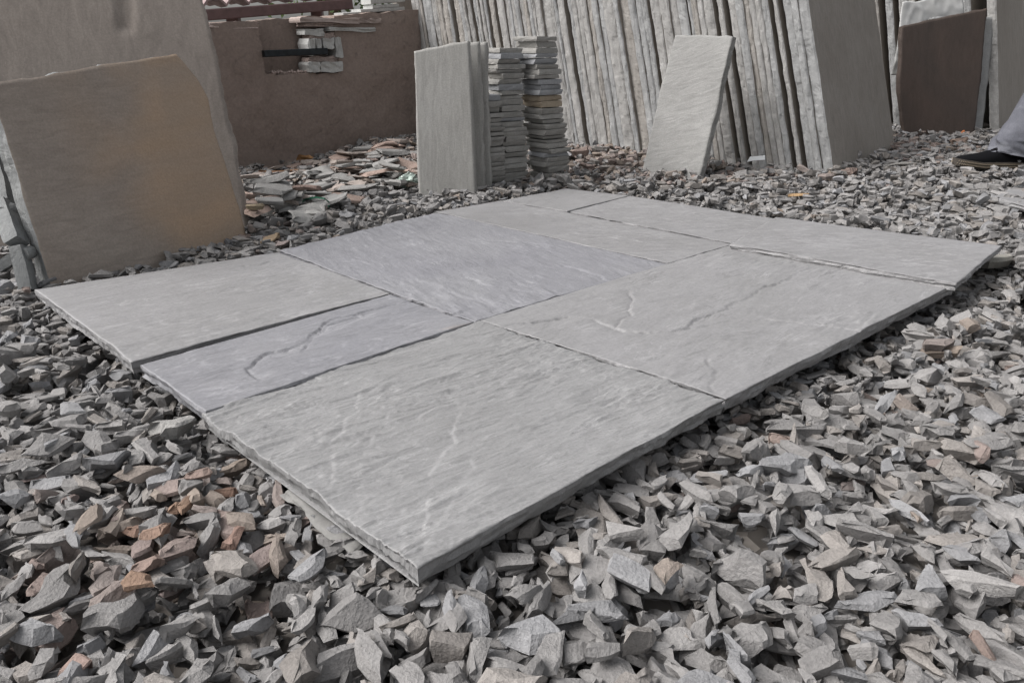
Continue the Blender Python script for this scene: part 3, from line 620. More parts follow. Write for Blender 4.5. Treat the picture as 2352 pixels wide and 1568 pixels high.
# ------------------------------------------------------------------ dry stacks of small stones
M_sett = [stone('sett_grey', (.24, .235, .22), (.31, .30, .285), scale=12, streak=.3, speck=.2, bump=.6, fine=120), stone('sett_blue', (.23, .235, .245), (.30, .305, .315), scale=12, streak=.3, speck=.2, bump=.6, fine=120), stone('sett_ochre', (.29, .24, .18), (.34, .285, .22), scale=12, streak=.3, speck=.2, bump=.6, fine=120)]
def sett(c, ax, bx, t, mat, seed):
    """hand-cut stone: square slabs with ragged slanting sides; ax,bx half sizes vectors"""
    rr = np.random.default_rng(seed); V = []; n_ = 5
    rims = []
    ins = rr.uniform(-.004, .012, 4); ins2 = rr.uniform(-.004, .008, 4); off = rr.normal(0, .0025, 4)
    for lev, z in enumerate((0, .35, .75, 1.)):
        q_ = [ins[e] * (1 - z) + ins2[e] * z + off[e] + (.0015 if lev in (0, 3) else 0) for e in range(4)]
        pts = []
        L_, W_ = 1, 1
        la, lb_ = np.linalg.norm(ax), np.linalg.norm(bx); ua, ub = ax / la, bx / lb_
        x0, x1, y0, y1 = -la + q_[0], la - q_[1], -lb_ + q_[2], lb_ - q_[3]
        cr = [(x0, y0), (x1, y0), (x1, y1), (x0, y1)]
        for e in range(4):
            a, b_ = cr[e], cr[(e + 1) % 4]
            for k in range(n_): f = k / n_; pts.append((a[0] * (1 - f) + b_[0] * f + rr.normal(0, .0007), a[1] * (1 - f) + b_[1] * f + rr.normal(0, .0007)))
        for x, y in pts: V.append(c + ua * x + ub * y + np.array([0, 0, z * t + rr.normal(0, .0004)]))
    m_ = 4 * n_; F = [(k * m_ + i, k * m_ + (i + 1) % m_, (k + 1) * m_ + (i + 1) % m_, (k + 1) * m_ + i) for k in range(3) for i in range(m_)] + [tuple(range(m_))[::-1], tuple(range(3 * m_, 4 * m_))]
    return mk('sett', V, F, mat, origin=c)
def stack(px, py, z0, px_top, nl, H, half, yaw, pos, special, seed, drift):
    rr = np.random.default_rng(seed); c0 = onz(px, py, z0); a = np.array([cos(yaw), sin(yaw), 0]); b = np.array([-sin(yaw), cos(yaw), 0])
    cen = c0 + b * half[1] + a * half[0] * 0; cen = c0 + (a + 0 * b) * half[0] + b * half[1]    # px,py marks the corner nearest the viewer
    z = z0 - .01; hs_ = rr.uniform(.75, 1.25, nl); hs_ *= H / hs_.sum()
    for k in range(nl):
        f = (z - z0) / H; c = np.array([cen[0] + drift[0] * f + rr.normal(0, .0045), cen[1] + drift[1] * f + rr.normal(0, .0045), z])
        ya = yaw + rr.normal(0, .06); a_ = np.array([cos(ya), sin(ya), 0]); b_ = np.array([-sin(ya), cos(ya), 0]); g = 1 + .06 * (1 - f)
        mt = special.get(k, 1 if rr.random() < .14 else 0)
        o = sett(c, a_ * half[0] * g, b_ * half[1] * g, hs_[k] - rr.choice([.0008, .002, .004]), M_sett[mt], seed * 100 + k)
        j = nl - k; what = 'ochre stained' if mt == 2 else ('bluish grey' if mt == 1 else 'grey')
        lab = f'topmost {what} stone of the {pos} stack' if j == 1 else (f'bottom {what} stone of the {pos} stack' if k == 0 else f'{what} cut stone, {ordw(j)} from the top of the {pos} stack')
        tag(o, lab, 'cut stone', f'cut stones in the {pos} dry stack'); z += hs_[k]
YW = radians(-40)
stack(1262, 406, .02, 0, 27, .62, (.068, .07), radians(40), 'tallest right hand', {15: 2, 14: 2}, 5, (-.085, .02))
stack(1160, 416, .01, 0, 26, .585, (.066, .056), radians(36), 'middle', {}, 6, (-.03, .02))
stack(1118, 428, .0, 0, 18, .40, (.052, .05), radians(34), 'lowest left hand', {}, 7, (-.02, .01))

# ------------------------------------------------------------------ tilted slab leaning on the row
b0, u, up, n = frame(onz(1477, 390, .03), onz(1607, 407, .03), 12)
P_ = lambda x, y, k=0.: onpl(x, y, b0 - n * k, n)
M_tilt = stone('tilted_slab', (.25, .247, .238), (.3, .297, .287), scale=3, streak=.6, rot=20, rotax=1, stretch=(1, 1, 6), speck=.3, bump=.5, fine=170)
o = plate('tilted_slab', [P_(1474, 392) - up * .015, P_(1510, 235), P_(1550, 80)], [P_(1606, 408) - up * .015, P_(1648, 240), P_(1683, 84)], .035, M_tilt, step=.01, jag=.003, rough_edge=.005, seed=81)
tag(o, 'smooth grey slab tilted on one corner against the long row', 'stone slab')

# ------------------------------------------------------------------ chips
def chip_geo(a, b, t, r, n=None):
    """a struck flake: 3-5 corners joined by slightly curved breaks, flat cleavage faces, slanting fracture sides, slight bow"""
    kc = n or r.choice([3, 4, 4, 4, 5, 5])
    an = (np.arange(kc) + r.uniform(-.3, .3, kc)) / kc * 2 * pi + r.uniform(0, 6.28); rad = r.uniform(.78, 1.12, kc)
    cx_ = np.cos(an) * rad * a; cy_ = np.sin(an) * rad * b; sk = r.uniform(-.35, .35); cx_ = cx_ + sk * cy_
    M = 3; X_ = []; Y_ = []; e_ = []
    for i in range(kc):
        j = (i + 1) % kc; dx, dy = cx_[j] - cx_[i], cy_[j] - cy_[i]; L_ = math.hypot(dx, dy) + 1e-9; bl = r.normal(.02, .035) * L_
        for k in range(M):
            f = k / M; X_.append(cx_[i] + dx * f + dy / L_ * bl * 4 * f * (1 - f) + r.normal(0, .012 * a) * (k > 0)); Y_.append(cy_[i] + dy * f - dx / L_ * bl * 4 * f * (1 - f) + r.normal(0, .012 * a) * (k > 0)); e_.append(i)
    x = np.array(X_); y = np.array(Y_); e = np.array(e_); n = len(x)
    tx = np.roll(x, -1) - np.roll(x, 1); ty = np.roll(y, -1) - np.roll(y, 1); l_ = np.hypot(tx, ty) + 1e-9; nx, ny = ty / l_, -tx / l_
    lim = b * .55
    i1 = np.minimum(np.where(r.random(kc) < .35, r.uniform(.9, 2.2, kc), r.uniform(0, .6, kc)) * t, lim); i2 = np.minimum(np.where(r.random(kc) < .35, r.uniform(.9, 2.2, kc), r.uniform(0, .6, kc)) * t, lim)
    def bl_(v): q = v[e]; q = np.where(np.arange(n) % M == 0, (q + v[(e - 1) % kc]) / 2, q); return q
    q1, q2 = bl_(i1), bl_(i2); mz = bl_(np.where(i1 > i2, -.38, .38) * r.uniform(.3, 1, kc))
    wedge = r.uniform(-.35, .35); k1 = r.normal(0, .8); k2 = r.normal(0, 1.8)
    def zz(x, y, s): return s * t / 2 * np.maximum(.25, 1 + wedge * x / a * 1.5) + k1 * x * x + k2 * y * y
    ax_, ay_ = x - nx * q1, y - ny * q1; bx, by = x - nx * q2, y - ny * q2
    V = np.concatenate([np.stack([ax_, ay_, zz(ax_, ay_, 1)], 1), np.stack([x, y, zz(x, y, 0) + mz * t], 1), np.stack([bx, by, zz(bx, by, -1)], 1),
                        [[ax_.mean(), ay_.mean(), zz(ax_.mean(), ay_.mean(), 1) + t * r.uniform(-.03, .07)], [bx.mean(), by.mean(), zz(bx.mean(), by.mean(), -1)]]])
    i = np.arange(n); j = (i + 1) % n; c0 = 3 * n; c1 = c0 + 1
    T = np.concatenate([np.stack([i, j, i * 0 + c0], 1), np.stack([n + i, n + j, j], 1), np.stack([n + i, j, i], 1), np.stack([2 * n + i, 2 * n + j, n + j], 1), np.stack([2 * n + i, n + j, n + i], 1), np.stack([2 * n + j, 2 * n + i, i * 0 + c1], 1)])
    return V, T
CELL = .008; X0, X1, Y0, Y1 = -3.3, 3.5, .25, 6.2
GX, GY = int((X1 - X0) / CELL), int((Y1 - Y0) / CELL)
gx_, gy_ = np.meshgrid(X0 + np.arange(GX)[::8] * CELL, Y0 + np.arange(GY)[::8] * CELL)
_t = gz(gx_, gy_) + .02 * fbm(gx_ * 2.5, gy_ * 2.5, 8, 3)
TG = np.kron(_t, np.ones((8, 8)))[:GY, :GX]; H = TG - .055
def inquad(x, y, q_, m):
    """signed clearance inside the quad (positive = inside), q ordered round"""
    r_ = np.inf
    c = np.mean([p[:2] for p in q_], 0)
    for k in range(4):
        p, e = q_[k][:2], q_[(k + 1) % 4][:2]; d = e - p; d = d / np.linalg.norm(d); nn_ = np.array([-d[1], d[0]])
        if (c - p) @ nn_ < 0: nn_ = -nn_
        r_ = np.minimum(r_, (x - p[0]) * nn_[0] + (y - p[1]) * nn_[1])
    return r_
PAN = [onz(80, 665), onz(958, 1302), onz(2250, 608, .03), onz(1300, 433)]
cellx, celly = X0 + np.arange(GX) * CELL, Y0 + np.arange(GY) * CELL
CXg, CYg = np.meshgrid(cellx, celly)
INS = np.full(CXg.shape, -9.)
for q_ in FL: INS = np.maximum(INS, inquad(CXg, CYg, q_, 0))
# the chips stay below the slabs where the slabs cover them
LIM = np.where(INS > -.012, -.04, 9.)
# slabs 9 is raised
chips = []
def pred(x, y):
    """share of reddish chips"""
    g = lambda cx, cy, r, a: a * np.exp(-((x - cx) ** 2 + (y - cy) ** 2) / r ** 2)
    return .002 + g(-.47, .98, .15, .55) + g(-1.0, 4.2, .6, .55) + g(-.3, 4.4, .6, .6) + g(.4, 4.1, .45, .6) + g(1.0, 3.85, .35, .5) + g(2.1, 4.4, .5, .45) + g(.9, 1.55, .25, .07) + g(.45, 1.05, .3, .03) + g(-.75, 2.65, .2, .2)
def tone(x, y, r):
    b = float(np.clip(r.normal(1, .12), .7, 1.25)); c = np.array([.238, .23, .225]) * b
    if r.random() < .15: c = np.array([.24, .239, .244]) * b
    if r.random() < .2: c = np.array([.235, .218, .204]) * b
    if r.random() < pred(x, y): c = c * .5 + np.array([[.24, .155, .125], [.235, .175, .15], [.26, .195, .145]][r.integers(3)]) * .5
    return c
def drop(x, y, a, b, t, yaw, tx, ty, r, qn=.7, geo=None, col=None, force=False, tag_=None):
    R_ = a * 1.0; i0, i1 = int((x - R_ - X0) / CELL), int((x + R_ - X0) / CELL) + 1; j0, j1 = int((y - R_ - Y0) / CELL), int((y + R_ - Y0) / CELL) + 1
    if i0 < 0 or j0 < 0 or i1 >= GX or j1 >= GY: return None
    xs = cellx[i0:i1] - x; ys = celly[j0:j1] - y
    c, s = cos(yaw), sin(yaw); U = xs[None, :] * c + ys[:, None] * s; Vv = -xs[None, :] * s + ys[:, None] * c
    ct = cos(ty); m = (U / (a * max(.35, abs(cos(tx))))) ** 2 + (Vv / (b * max(.35, abs(ct)))) ** 2 < .8
    if not m.any(): return None
    Hs = H[j0:j1, i0:i1]; h = Hs[m]
    if not force and h.mean() > TG[j0:j1, i0:i1][m].mean(): return None
    pl = (U * math.tan(tx) + Vv * math.tan(ty))[m]
    k = np.sort(h - pl); z = k[int(qn * (len(k) - 1))] + t * .42
    topz = z + np.abs(pl).max() + t * .5
    if not force and topz > LIM[j0:j1, i0:i1].min(): return None
    Hs[m] = np.maximum(h, z + pl + t * .3); H[j0:j1, i0:i1] = Hs
    V, T = geo if geo else chip_geo(a, b, t, r)
    # rotate: pitch about local y by tx, roll about local x by ty, yaw
    Mx = np.array([[cos(tx), 0, -sin(tx)], [0, 1, 0], [sin(tx), 0, cos(tx)]]); My = np.array([[1, 0, 0], [0, cos(ty), -sin(ty)], [0, sin(ty), cos(ty)]]); Mz = np.array([[c, -s, 0], [s, c, 0], [0, 0, 1]])
    Vw = V @ (Mz @ Mx @ My).T
    cc = col if col is not None else tone(x, y, r)
    chips.append([Vw, T, np.array([x, y, z]), cc, a, tag_]); return chips[-1]
r = np.random.default_rng(5)
NATT = 150000
XA = r.uniform(X0 + .1, X1 - .1, NATT); YA = .3 + (6.0 - .3) * r.random(NATT)
# keep what the yard's viewers can see, with a margin to both sides
keep = (np.abs(XA) < .75 * YA + .55) & (YA < 5.5)
ii = ((XA - X0) / CELL).astype(int); jj = ((YA - Y0) / CELL).astype(int)
keep &= INS[jj, ii] < .09
sback = (XA - rb0[0]) * rw[0] + (YA - rb0[1]) * rw[1]; keep &= ~((sback > .25) & (XA < 1.3 + .0) & (YA > 3.2))
wall_s = (XA - WR[0]) * WN[0] + (YA - WR[1]) * WN[1]; keep &= wall_s > .03
XA, YA = XA[keep], YA[keep]
for k in range(len(XA)):
    x, y = float(XA[k]), float(YA[k])
    a = float(np.clip(r.lognormal(math.log(.0235),   .36), .008, .042)); b = a * r.uniform(.3, .66); t = float(np.clip(r.normal(.0145, .0045), .006, .025)) * (a / .024) ** .6
    if y < 1.4: a *= 1.1; b *= 1.1
    st = r.random()
    sg = .18 if st < .65 else .48
    tx, ty = r.normal(0, sg * .7), r.normal(0, sg)
    if st > .93: ty = r.choice([-1, 1]) * r.uniform(.8, 1.25)
    tx = float(np.clip(tx, -.9, .9)); ty = float(np.clip(ty, -1.25, 1.25))
    drop(x, y, a, b, t, r.uniform(0, 2 * pi), tx, ty, r)
print('chips', len(chips))
# larger rubble between the wall and the upright slabs: things of their own
special = []
def rubble(px, py, a, b, t, yaw, tx, ty, col, seed, label, cat='stone piece', grp=None, z=None, name='stone_piece', n=None):
    rr = np.random.default_rng(seed); p = onz(px, py, z if z is not None else -.02)
    for _ in range(3): p = onz(px, py, float(gz(p[0], p[1])) + t * .5) if z is None else p
    V, T = chip_geo(a, b, t, rr, n)
    keepH = None
    e = drop(float(p[0]), float(p[1]), a, b, t, yaw, tx, ty, rr, qn=.75, geo=(V, T), col=np.array(col), force=True, tag_=(name, label, cat, grp))
    if e is not None and z is not None: e[2][2] = z
    return e
G_ = (.235, .23, .222); RD = (.27, .205, .175); OR = (.25, .17, .125); PK = (.29, .25, .225)
rr = np.random.default_rng(77)
cnt = 0
for k in range(150):
    px = rr.uniform(568, 950); py = rr.uniform(335, 520); 
    top = 395 - (px - 550) * .21
    if py < top + 4 or py > 520 - (px - 568) * .14 + 10 or (px > 780 and py > 445 and rr.random() < .8): continue
    red = rr.random() < (.5 if py < 430 else .2)
    a = rr.uniform(.06, .12); c = (RD if rr.random() < .5 else PK) if red else G_
    c = np.array(c) * rr.normal(1.1, .1); pos = 'near the rear wall' if py < top + 45 else ('beside the big leaning slabs' if px < 720 else 'left of the upright slabs')
    rubble(px, py, a, a * rr.uniform(.45, .75), rr.uniform(.012, .022), rr.uniform(0, 6.3), rr.normal(0, .1), rr.normal(0, .15), c, 300 + k,
           f"{'reddish' if red else 'grey'} broken stone piece in the coarse rubble {pos}", grp='coarse broken pieces in front of the rear wall'); cnt += 1
print('rubble', cnt)
# pieces one can point at
rubble(402, 984, .052, .027, .03, .3, .05, -.12, (.29, .283, .272), 1, 'chunky grey stone with a tan end jutting out under the left edge of the slabs', z=-.03, n=5)
rubble(1335, 347, .06, .035, .04, .4, .05, -.2, (.27, .21, .185), 2, 'large pinkish stone lump right of the dry stacks')
rubble(620, 555, .05, .022, .014, .9, .2, .3, (.33, .25, .17), 3, 'sandy yellow shard leaning at the foot of the tall leaning slabs')
rubble(590, 520, .035, .02, .02, .1, .0, -.1, (.33, .27, .19), 4, 'squarish sandy stone touching the lower corner of the brown slab')
rubble(700, 480, .11, .016, .018, -.35, .1, .1, (.2, .145, .125), 6, 'long dark red stone bar lying across the coarse rubble')
rubble(625, 480, .11, .04, .02, .55, .1, -.05, G_, 8, 'long grey plank-like stone beside the tall leaning slabs')
rubble(785, 395, .075, .04, .02, .2, .0, -.15, PK, 9, 'flat pinkish stone near the middle foot of the rear wall')
rubble(697, 370, .06, .05, .018, .0, .1, -.9, (.3, .17, .08), 12, 'rusty orange stone leaning on the foot of the rear wall')
rubble(640, 395, .10, .03, .02, .3, .0, -.1, (.26, .15, .09), 13, 'rust stained stone at the left foot of the rear wall')
rubble(2205, 322, .07, .035, .03, .4, .1, -.2, (.28, .21, .17), 14, 'pinkish stone lump in front of the dark slab')
rubble(2210, 312, .02, .012, .012, .9, .3, -.9, (.42, .15, .06), 15, 'small bright orange chip beside the foot of the dark slab')
rubble(1830, 455, .05, .016, .01, .1, .05, -.1, (.36, .24, .13), 16, 'flat orange brown chip on the grey chips below the row end')
rubble(2275, 602, .10, .055, .03, .35, .0, -.15, (.26, .25, .225), 17, 'wedge shaped stone block under the outer corner of the raised paving slab', z=-.02)
rubble(2080, 372, .12, .03, .012, .15, .0, .0, (.28, .27, .255), 19, 'thin flat stone lying at the foot of the row end slab')
for k, (px, py, a, b, yaw, c) in enumerate([(430, 1175, .02, .012, 1.2, OR), (310, 1200, .02, .013, .3, (.27, .18, .14)), (365, 1265, .024, .014, .2, (.26, .18, .14)), (535, 1240, .022, .016, 1.1, (.25, .17, .14)), (350, 1330, .026, .016, .9, (.24, .18, .155)), (325, 1385, .024, .014, 2.8, OR), (180, 1545, .022, .018, .1, (.27, .2, .175)), (405, 1160, .018, .012, 2, (.28, .19, .14)), (520, 1130, .02, .01, .2, (.26, .17, .13)), (470, 1130, .026, .012, .4, (.25, .19, .165))]):
    where = ['beside a blue grey chip', 'at the left of the rusty patch', 'in the middle of the rusty patch', 'at the right of the rusty patch', 'below the rusty patch', 'at the lower end of the rusty patch', 'at the bottom left of the picture', 'at the top of the rusty patch', 'under the slab edge beside the rusty patch', 'just above the rusty patch'][k]
    rubble(px, py, a * 1.0, b * 1.1, .014, yaw, rr.normal(0, .2), rr.normal(0, .45), c, 500 + k, f'rust orange stone chip {where} by the nearest slab', 'stone chip', name='stone_chip')

# split: the chips that show largest are objects of their own, the rest one mass
cam_c = []
for k, e in enumerate(chips):
    if e[5]: continue
    x, y, z = proj(e[2])
    if not (-20 < x < 2372 and -20 < y < 1600): continue
    ci, cj = int((e[2][0] - X0) / CELL), int((e[2][1] - Y0) / CELL)
    if INS[cj, ci] > 0: continue
    if H[cj, ci] > e[2][2] + .016: continue
    cam_c.append((e[4] / z, k))
cam_c.sort(reverse=True); big = set(k for _, k in cam_c[:290])
VV = []; TT = []; CC = []; base = 0
def chip_obj(e, name):
    V, T, c, col = e[0], e[1], e[2], e[3]
    # crisper flakes near the viewer: one round of subdivision with fracture roughness
    o = mk(name, V, [tuple(int(i) for i in t) for t in T], CHIP, smooth=True, attrs={'tone': np.tile([*col, 1], (len(V), 1))}); o.data.set_sharp_from_angle(angle=radians(24)); o.location = c; return o
def where(e):
    x, y, z = proj(e[2])
    lr = 'left' if x < 784 else ('middle' if x < 1568 else 'right')
    if y > 1420: return f'along the bottom {lr} of the picture'
    if x < 960: return 'on the ground left of the nearest slab' if y < 1200 else 'below the rusty patch'
    return 'well right of the nearest slab' if x > 1700 else 'near the corner and right edge of the nearest slab'
for k, e in enumerate(chips):
    if e[5]:
        nm, lab, cat, grp = e[5]; tag(chip_obj(e, nm), lab, cat, grp)
    elif k in big:
        m_ = e[3].mean() * 1.13; red = e[3][0] > e[3][2] * 1.35; tn = 'reddish' if red else ('pale grey' if m_ > .285 else ('dark grey' if m_ < .255 else 'mid grey'))
        sz = 'large' if e[4] > .036 else 'smaller'
        tag(chip_obj(e, 'stone_chip'), f'{sz} {tn} stone chip {where(e)}', 'stone chip', 'loose stone chips in the foreground')
    else:
        VV.append(e[0] + e[2]); TT.append(e[1] + base); base += len(e[0]); CC.append(np.tile([*e[3], 1.], (len(e[0]), 1)))
def mass(name):
    V = np.concatenate(VV).astype(np.float32); T = np.concatenate(TT).astype(np.int32); C_ = np.concatenate(CC).astype(np.float32)
    me = bpy.data.meshes.new(name); me.vertices.add(len(V)); me.vertices.foreach_set('co', V.ravel()); me.loops.add(T.size); me.loops.foreach_set('vertex_index', T.ravel())
    me.polygons.add(len(T)); me.polygons.foreach_set('loop_start', np.arange(0, T.size, 3, dtype=np.int32))
    me.polygons.foreach_set('use_smooth', [True] * len(T)); me.update(calc_edges=True); me.set_sharp_from_angle(angle=radians(24)); a = me.attributes.new('tone', 'FLOAT_COLOR', 'POINT'); a.data.foreach_set('color', C_.ravel()); me.materials.append(CHIP)
    o = bpy.data.objects.new(name, me); COL.objects.link(o); return o
tag(mass('stone_chips'), 'bed of loose grey stone chips covering the whole yard floor', 'stone chips', kind='stuff')

# ------------------------------------------------------------------ named plates on the ground
M_crack = stone('cracked_piece', (.19, .187, .18), (.235, .23, .22), scale=9, streak=.5, speck=.2, bump=.9, fine=110)
def flat(px, z, th, mat, lab, seed, name='stone_offcut', jag=.004, tilt=None):
    q_ = [onz(p[0], p[1], (z if not hasattr(z, '__len__') else z[i])) for i, p in enumerate(px)]
    o = plate(name, [q_[0], q_[3]], [q_[1], q_[2]], th, mat, step=.01, jag=jag, rough_edge=.006, seed=seed, bottom_in=.006); tag(o, lab, 'stone offcut'); return o
flat([(655, 1128), (805, 1272), (862, 1215), (712, 1085)], [-.04, -.05, -.046, -.038], .012, M_crack, 'cracked thin slab piece poking out beneath the nearest slab', 101, jag=.0012)
flat([(2280, 452), (2420, 492), (2480, 440), (2330, 428)], [.052, .05, .055, .055], .024, M_floor['grey'], 'flat grey offcut on the chips at the right picture edge', 102)

# small litter
def litter():
    m = plain('green_film', (.38, .45, .41), .3, var=.3, sc=40); rr = np.random.default_rng(9)
    c = onz(938, 424, .0) + np.array([0, 0, .012]); V = []; n1_, n2_ = 24, 16
    for i in range(n2_ + 1):
        for j in range(n1_):
            th, ph = pi * i / n2_, 2 * pi * j / n1_; d = np.array([sin(th) * cos(ph), sin(th) * sin(ph) * .7, cos(th) * .6]); k = 1 + 1.3 * float(fbm(d[0] * 3 + 5, d[1] * 3 + d[2] * 4, 4, 3)) + .6 * float(vn(j * .9, i * .9, 8)); V.append(c + d * .04 * k)
    F = [(i * n1_ + j, i * n1_ + (j + 1) % n1_, (i + 1) * n1_ + (j + 1) % n1_, (i + 1) * n1_ + j) for i in range(n2_) for j in range(n1_)]
    tag(mk('plastic_film', V, F, m, origin=c), 'crumpled pale green plastic film at the foot of the upright slabs', 'litter')
    m2 = plain('white_paint', (.75, .77, .78), .4, var=.05); a = onz(1720, 366, .075) + [0, 0, .012]; 
    p = [onY(x, y, 3.72) for x, y in ((1716, 372), (1722, 361), (1757, 358), (1757, 367), (1730, 369))]
    V = [v for v in p] + [v + np.array([.004, .012, .0]) for v in p]; F = [(0, 1, 2, 3, 4)[::-1], (5, 6, 7, 8, 9)] + [(i, (i + 1) % 5, 5 + (i + 1) % 5, 5 + i) for i in range(5)]
    tag(mk('metal_clip', V, F, m2, origin=p[0]), 'small white bent metal clip lying at the foot of the long row', 'metal clip')
    m3 = plain('green_band', (.02, .1, .06), .4); pts = [onz(*t) for t in ((690, 470, .01), (700, 460, .02), (725, 455, .04), (745, 458, .05), (760, 470, .02), (752, 478, .0))]
    V = []; F = []; 
    pts = [pts[0] * (1 - 0)] + pts[1:]; P3 = []
    for k in range(len(pts) - 1):
        for f in np.linspace(0, 1, 6)[:-1]: P3.append(pts[k] * (1 - f) + pts[k + 1] * f)
    for p_ in P3: V += [p_, p_ + [0, 0, .006], p_ + [.0015, .0015, .006], p_ + [.0015, .0015, 0]]
    for k in range(len(P3) - 1):
        for i in range(4): F.append((k * 4 + i, k * 4 + (i + 1) % 4, k * 4 + 4 + (i + 1) % 4, k * 4 + 4 + i))
    tag(mk('strapping_band', V, F, m3, origin=pts[0]), 'dark green plastic strapping band looped on the coarse rubble', 'strap')
litter()

# ------------------------------------------------------------------ person at the right edge
def loft(rings, n_=28, cap=True):
    """rings: (centre, (rx, ry), dirx, diry) -> verts, faces"""
    V = []; F = []
    for c, (a, b), dx, dy, *w_ in rings:
        for i in range(n_):
            t = 2 * pi * i / n_; V.append(np.array(c) + np.array(dx) * a * cos(t) + np.array(dy) * b * sin(t))
    for k in range(len(rings) - 1):
        for i in range(n_): F.append((k * n_ + i, k * n_ + (i + 1) % n_, (k + 1) * n_ + (i + 1) % n_, (k + 1) * n_ + i))
    if cap: F += [tuple(range(n_))[::-1], tuple((len(rings) - 1) * n_ + i for i in range(n_))]
    return V, F
def person():
    PX, PY, PZ = 2.185, 3.50, .09
    root = empty('person', (PX + .25, PY, PZ)); tag(root, 'person in grey jeans and black shoes, one leg visible at the right edge', 'person'); iv = -np.array(root.location)
    m_skin = plain('skin', (.33, .19, .13), .55, var=.1); m_shirt = plain('shirt_cloth', (.25, .27, .32), .9, var=.15); m_hair = plain('hair', (.02, .016, .013), .5)
    # jeans: grey washed denim
    mj, nt, P = newmat('grey_denim'); L = nt.links.new; tc = N(nt, 'ShaderNodeTexCoord'); n1 = N(nt, 'ShaderNodeTexNoise', Scale=7., Detail=5., Roughness=.6, Distortion=.8); L(tc.outputs['Object'], n1.inputs['Vector'])
    n2 = N(nt, 'ShaderNodeTexNoise', Scale=450., Detail=2.); L(tc.outputs['Object'], n2.inputs['Vector'])
    r1 = ramp(nt, n1.outputs[0], [(.3, (.065, .067, .08)), (.55, (.105, .108, .127)), (.75, (.175, .18, .2))]); r2 = ramp(nt, n2.outputs[0], [(.3, .75), (.7, 1.2)]); L(mixc(nt, 1., r1.outputs[0], r2.outputs[0], 'MULTIPLY'), P.inputs['Base Color']); P.inputs['Roughness'].default_value = .9
    bp = N(nt, 'ShaderNodeBump', Strength=.4, Distance=.002); L(n2.outputs[0], bp.inputs['Height']); L(bp.outputs[0], P.inputs['Normal'])
    hip = np.array([PX + .32, PY, PZ + .92])
    legs = [dict(an=np.array([PX - .0, PY - .02, PZ + .09]), kn=np.array([PX + .14, PY - .04, PZ + .50]), hp=hip + [0, -.09, 0]),
            dict(an=np.array([PX + .52, PY + .25, PZ + .09]), kn=np.array([PX + .36, PY + .16, PZ + .50]), hp=hip + [0, .09, 0])]
    # body: one continuous skinned figure
    J = [hip, hip + [0, 0, .18], hip + [-.01, 0, .34], hip + [-.02, 0, .50], hip + [-.03, 0, .58], hip + [-.05, 0, .66], hip + [-.06, 0, .76],
         legs[0]['hp'], legs[0]['kn'], legs[0]['an'], legs[1]['hp'], legs[1]['kn'], legs[1]['an'],
         hip + [-.02, -.19, .50], hip + [.03, -.25, .24], hip + [-.08, -.24, .02], hip + [-.02, .19, .50], hip + [.03, .25, .24], hip + [-.08, .24, .02]]
    E_ = [(0, 1), (1, 2), (2, 3), (3, 4), (4, 5), (5, 6), (0, 7), (7, 8), (8, 9), (0, 10), (10, 11), (11, 12), (3, 13), (13, 14), (14, 15), (3, 16), (16, 17), (17, 18)]
    Rr = [(.15, .11), (.14, .1), (.15, .11), (.13, .09), (.055, .055), (.075, .09), (.07, .085), (.09, .09), (.06, .06), (.04, .04), (.09, .09), (.06, .06), (.04, .04), (.06, .06), (.043, .043), (.028, .028), (.06, .06), (.043, .043), (.028, .028)]
    for hand, sy in ((15, -1), (18, 1)):
        w_ = J[hand]; palm = w_ + np.array([-.02, 0, -.08]); J.append(palm); pi_ = len(J) - 1; E_.append((hand, pi_)); Rr.append((.03, .018))
        for k, (dx, ln) in enumerate(((-.03, .075), (-.01, .085), (.01, .08), (.03, .065))):
            a_ = palm + np.array([dx - .0, 0, -.03]); b_ = a_ + np.array([-.005, sy * -.01, -ln * .5]); c_ = b_ + np.array([-.004, sy * -.02, -ln * .4])
            for p_, r_ in ((a_, .009), (b_, .0085), (c_, .007)): J.append(p_); Rr.append((r_, r_))
            i_ = len(J); E_ += [(pi_, i_ - 3), (i_ - 3, i_ - 2), (i_ - 2, i_ - 1)]
        t1 = palm + np.array([-.035, 0, .03]); t2 = t1 + np.array([-.02, sy * -.01, -.035]); J += [t1, t2]; Rr += [(.011, .011), (.009, .009)]; E_ += [(pi_, len(J) - 2), (len(J) - 2, len(J) - 1)]
    me = bpy.data.meshes.new('body'); me.from_pydata([tuple(np.array(p_) + iv) for p_ in J], E_, []); ob = bpy.data.objects.new('body', me); COL.objects.link(ob); ob.parent = root
    sk = ob.modifiers.new('skin', 'SKIN')
    lay = me.skin_vertices[0].data if me.skin_vertices else None
    if lay is None:
        bpy.context.view_layer.objects.active = ob; bpy.ops.mesh.customdata_skin_add(); lay = me.skin_vertices[0].data
    for i, (a_, b_) in enumerate(Rr): lay[i].radius = (a_, b_)
    lay[0].use_root = True; ss = ob.modifiers.new('sub', 'SUBSURF'); ss.levels = 1; ss.render_levels = 1; me.materials.append(m_skin)
    # hair, nose, ears
    hc = J[6]
    V = []; F = []
    for i in range(13):
        for j in range(20):
            th, ph = pi * .62 * i / 12, 2 * pi * j / 20; V.append(hc + np.array([.01 + sin(th) * cos(ph) * .098, sin(th) * sin(ph) * .086, .035 + cos(th) * .1 + (.03 * max(0, -cos(ph)) if i > 9 else 0)]))
    F = [(i * 20 + j, i * 20 + (j + 1) % 20, (i + 1) * 20 + (j + 1) % 20, (i + 1) * 20 + j) for i in range(12) for j in range(20)]
    mk('hair', np.array(V) + iv, F, m_hair, root, smooth=True)
    X, Y_, Z_ = np.eye(3)
    # jeans
    V = []; F = []
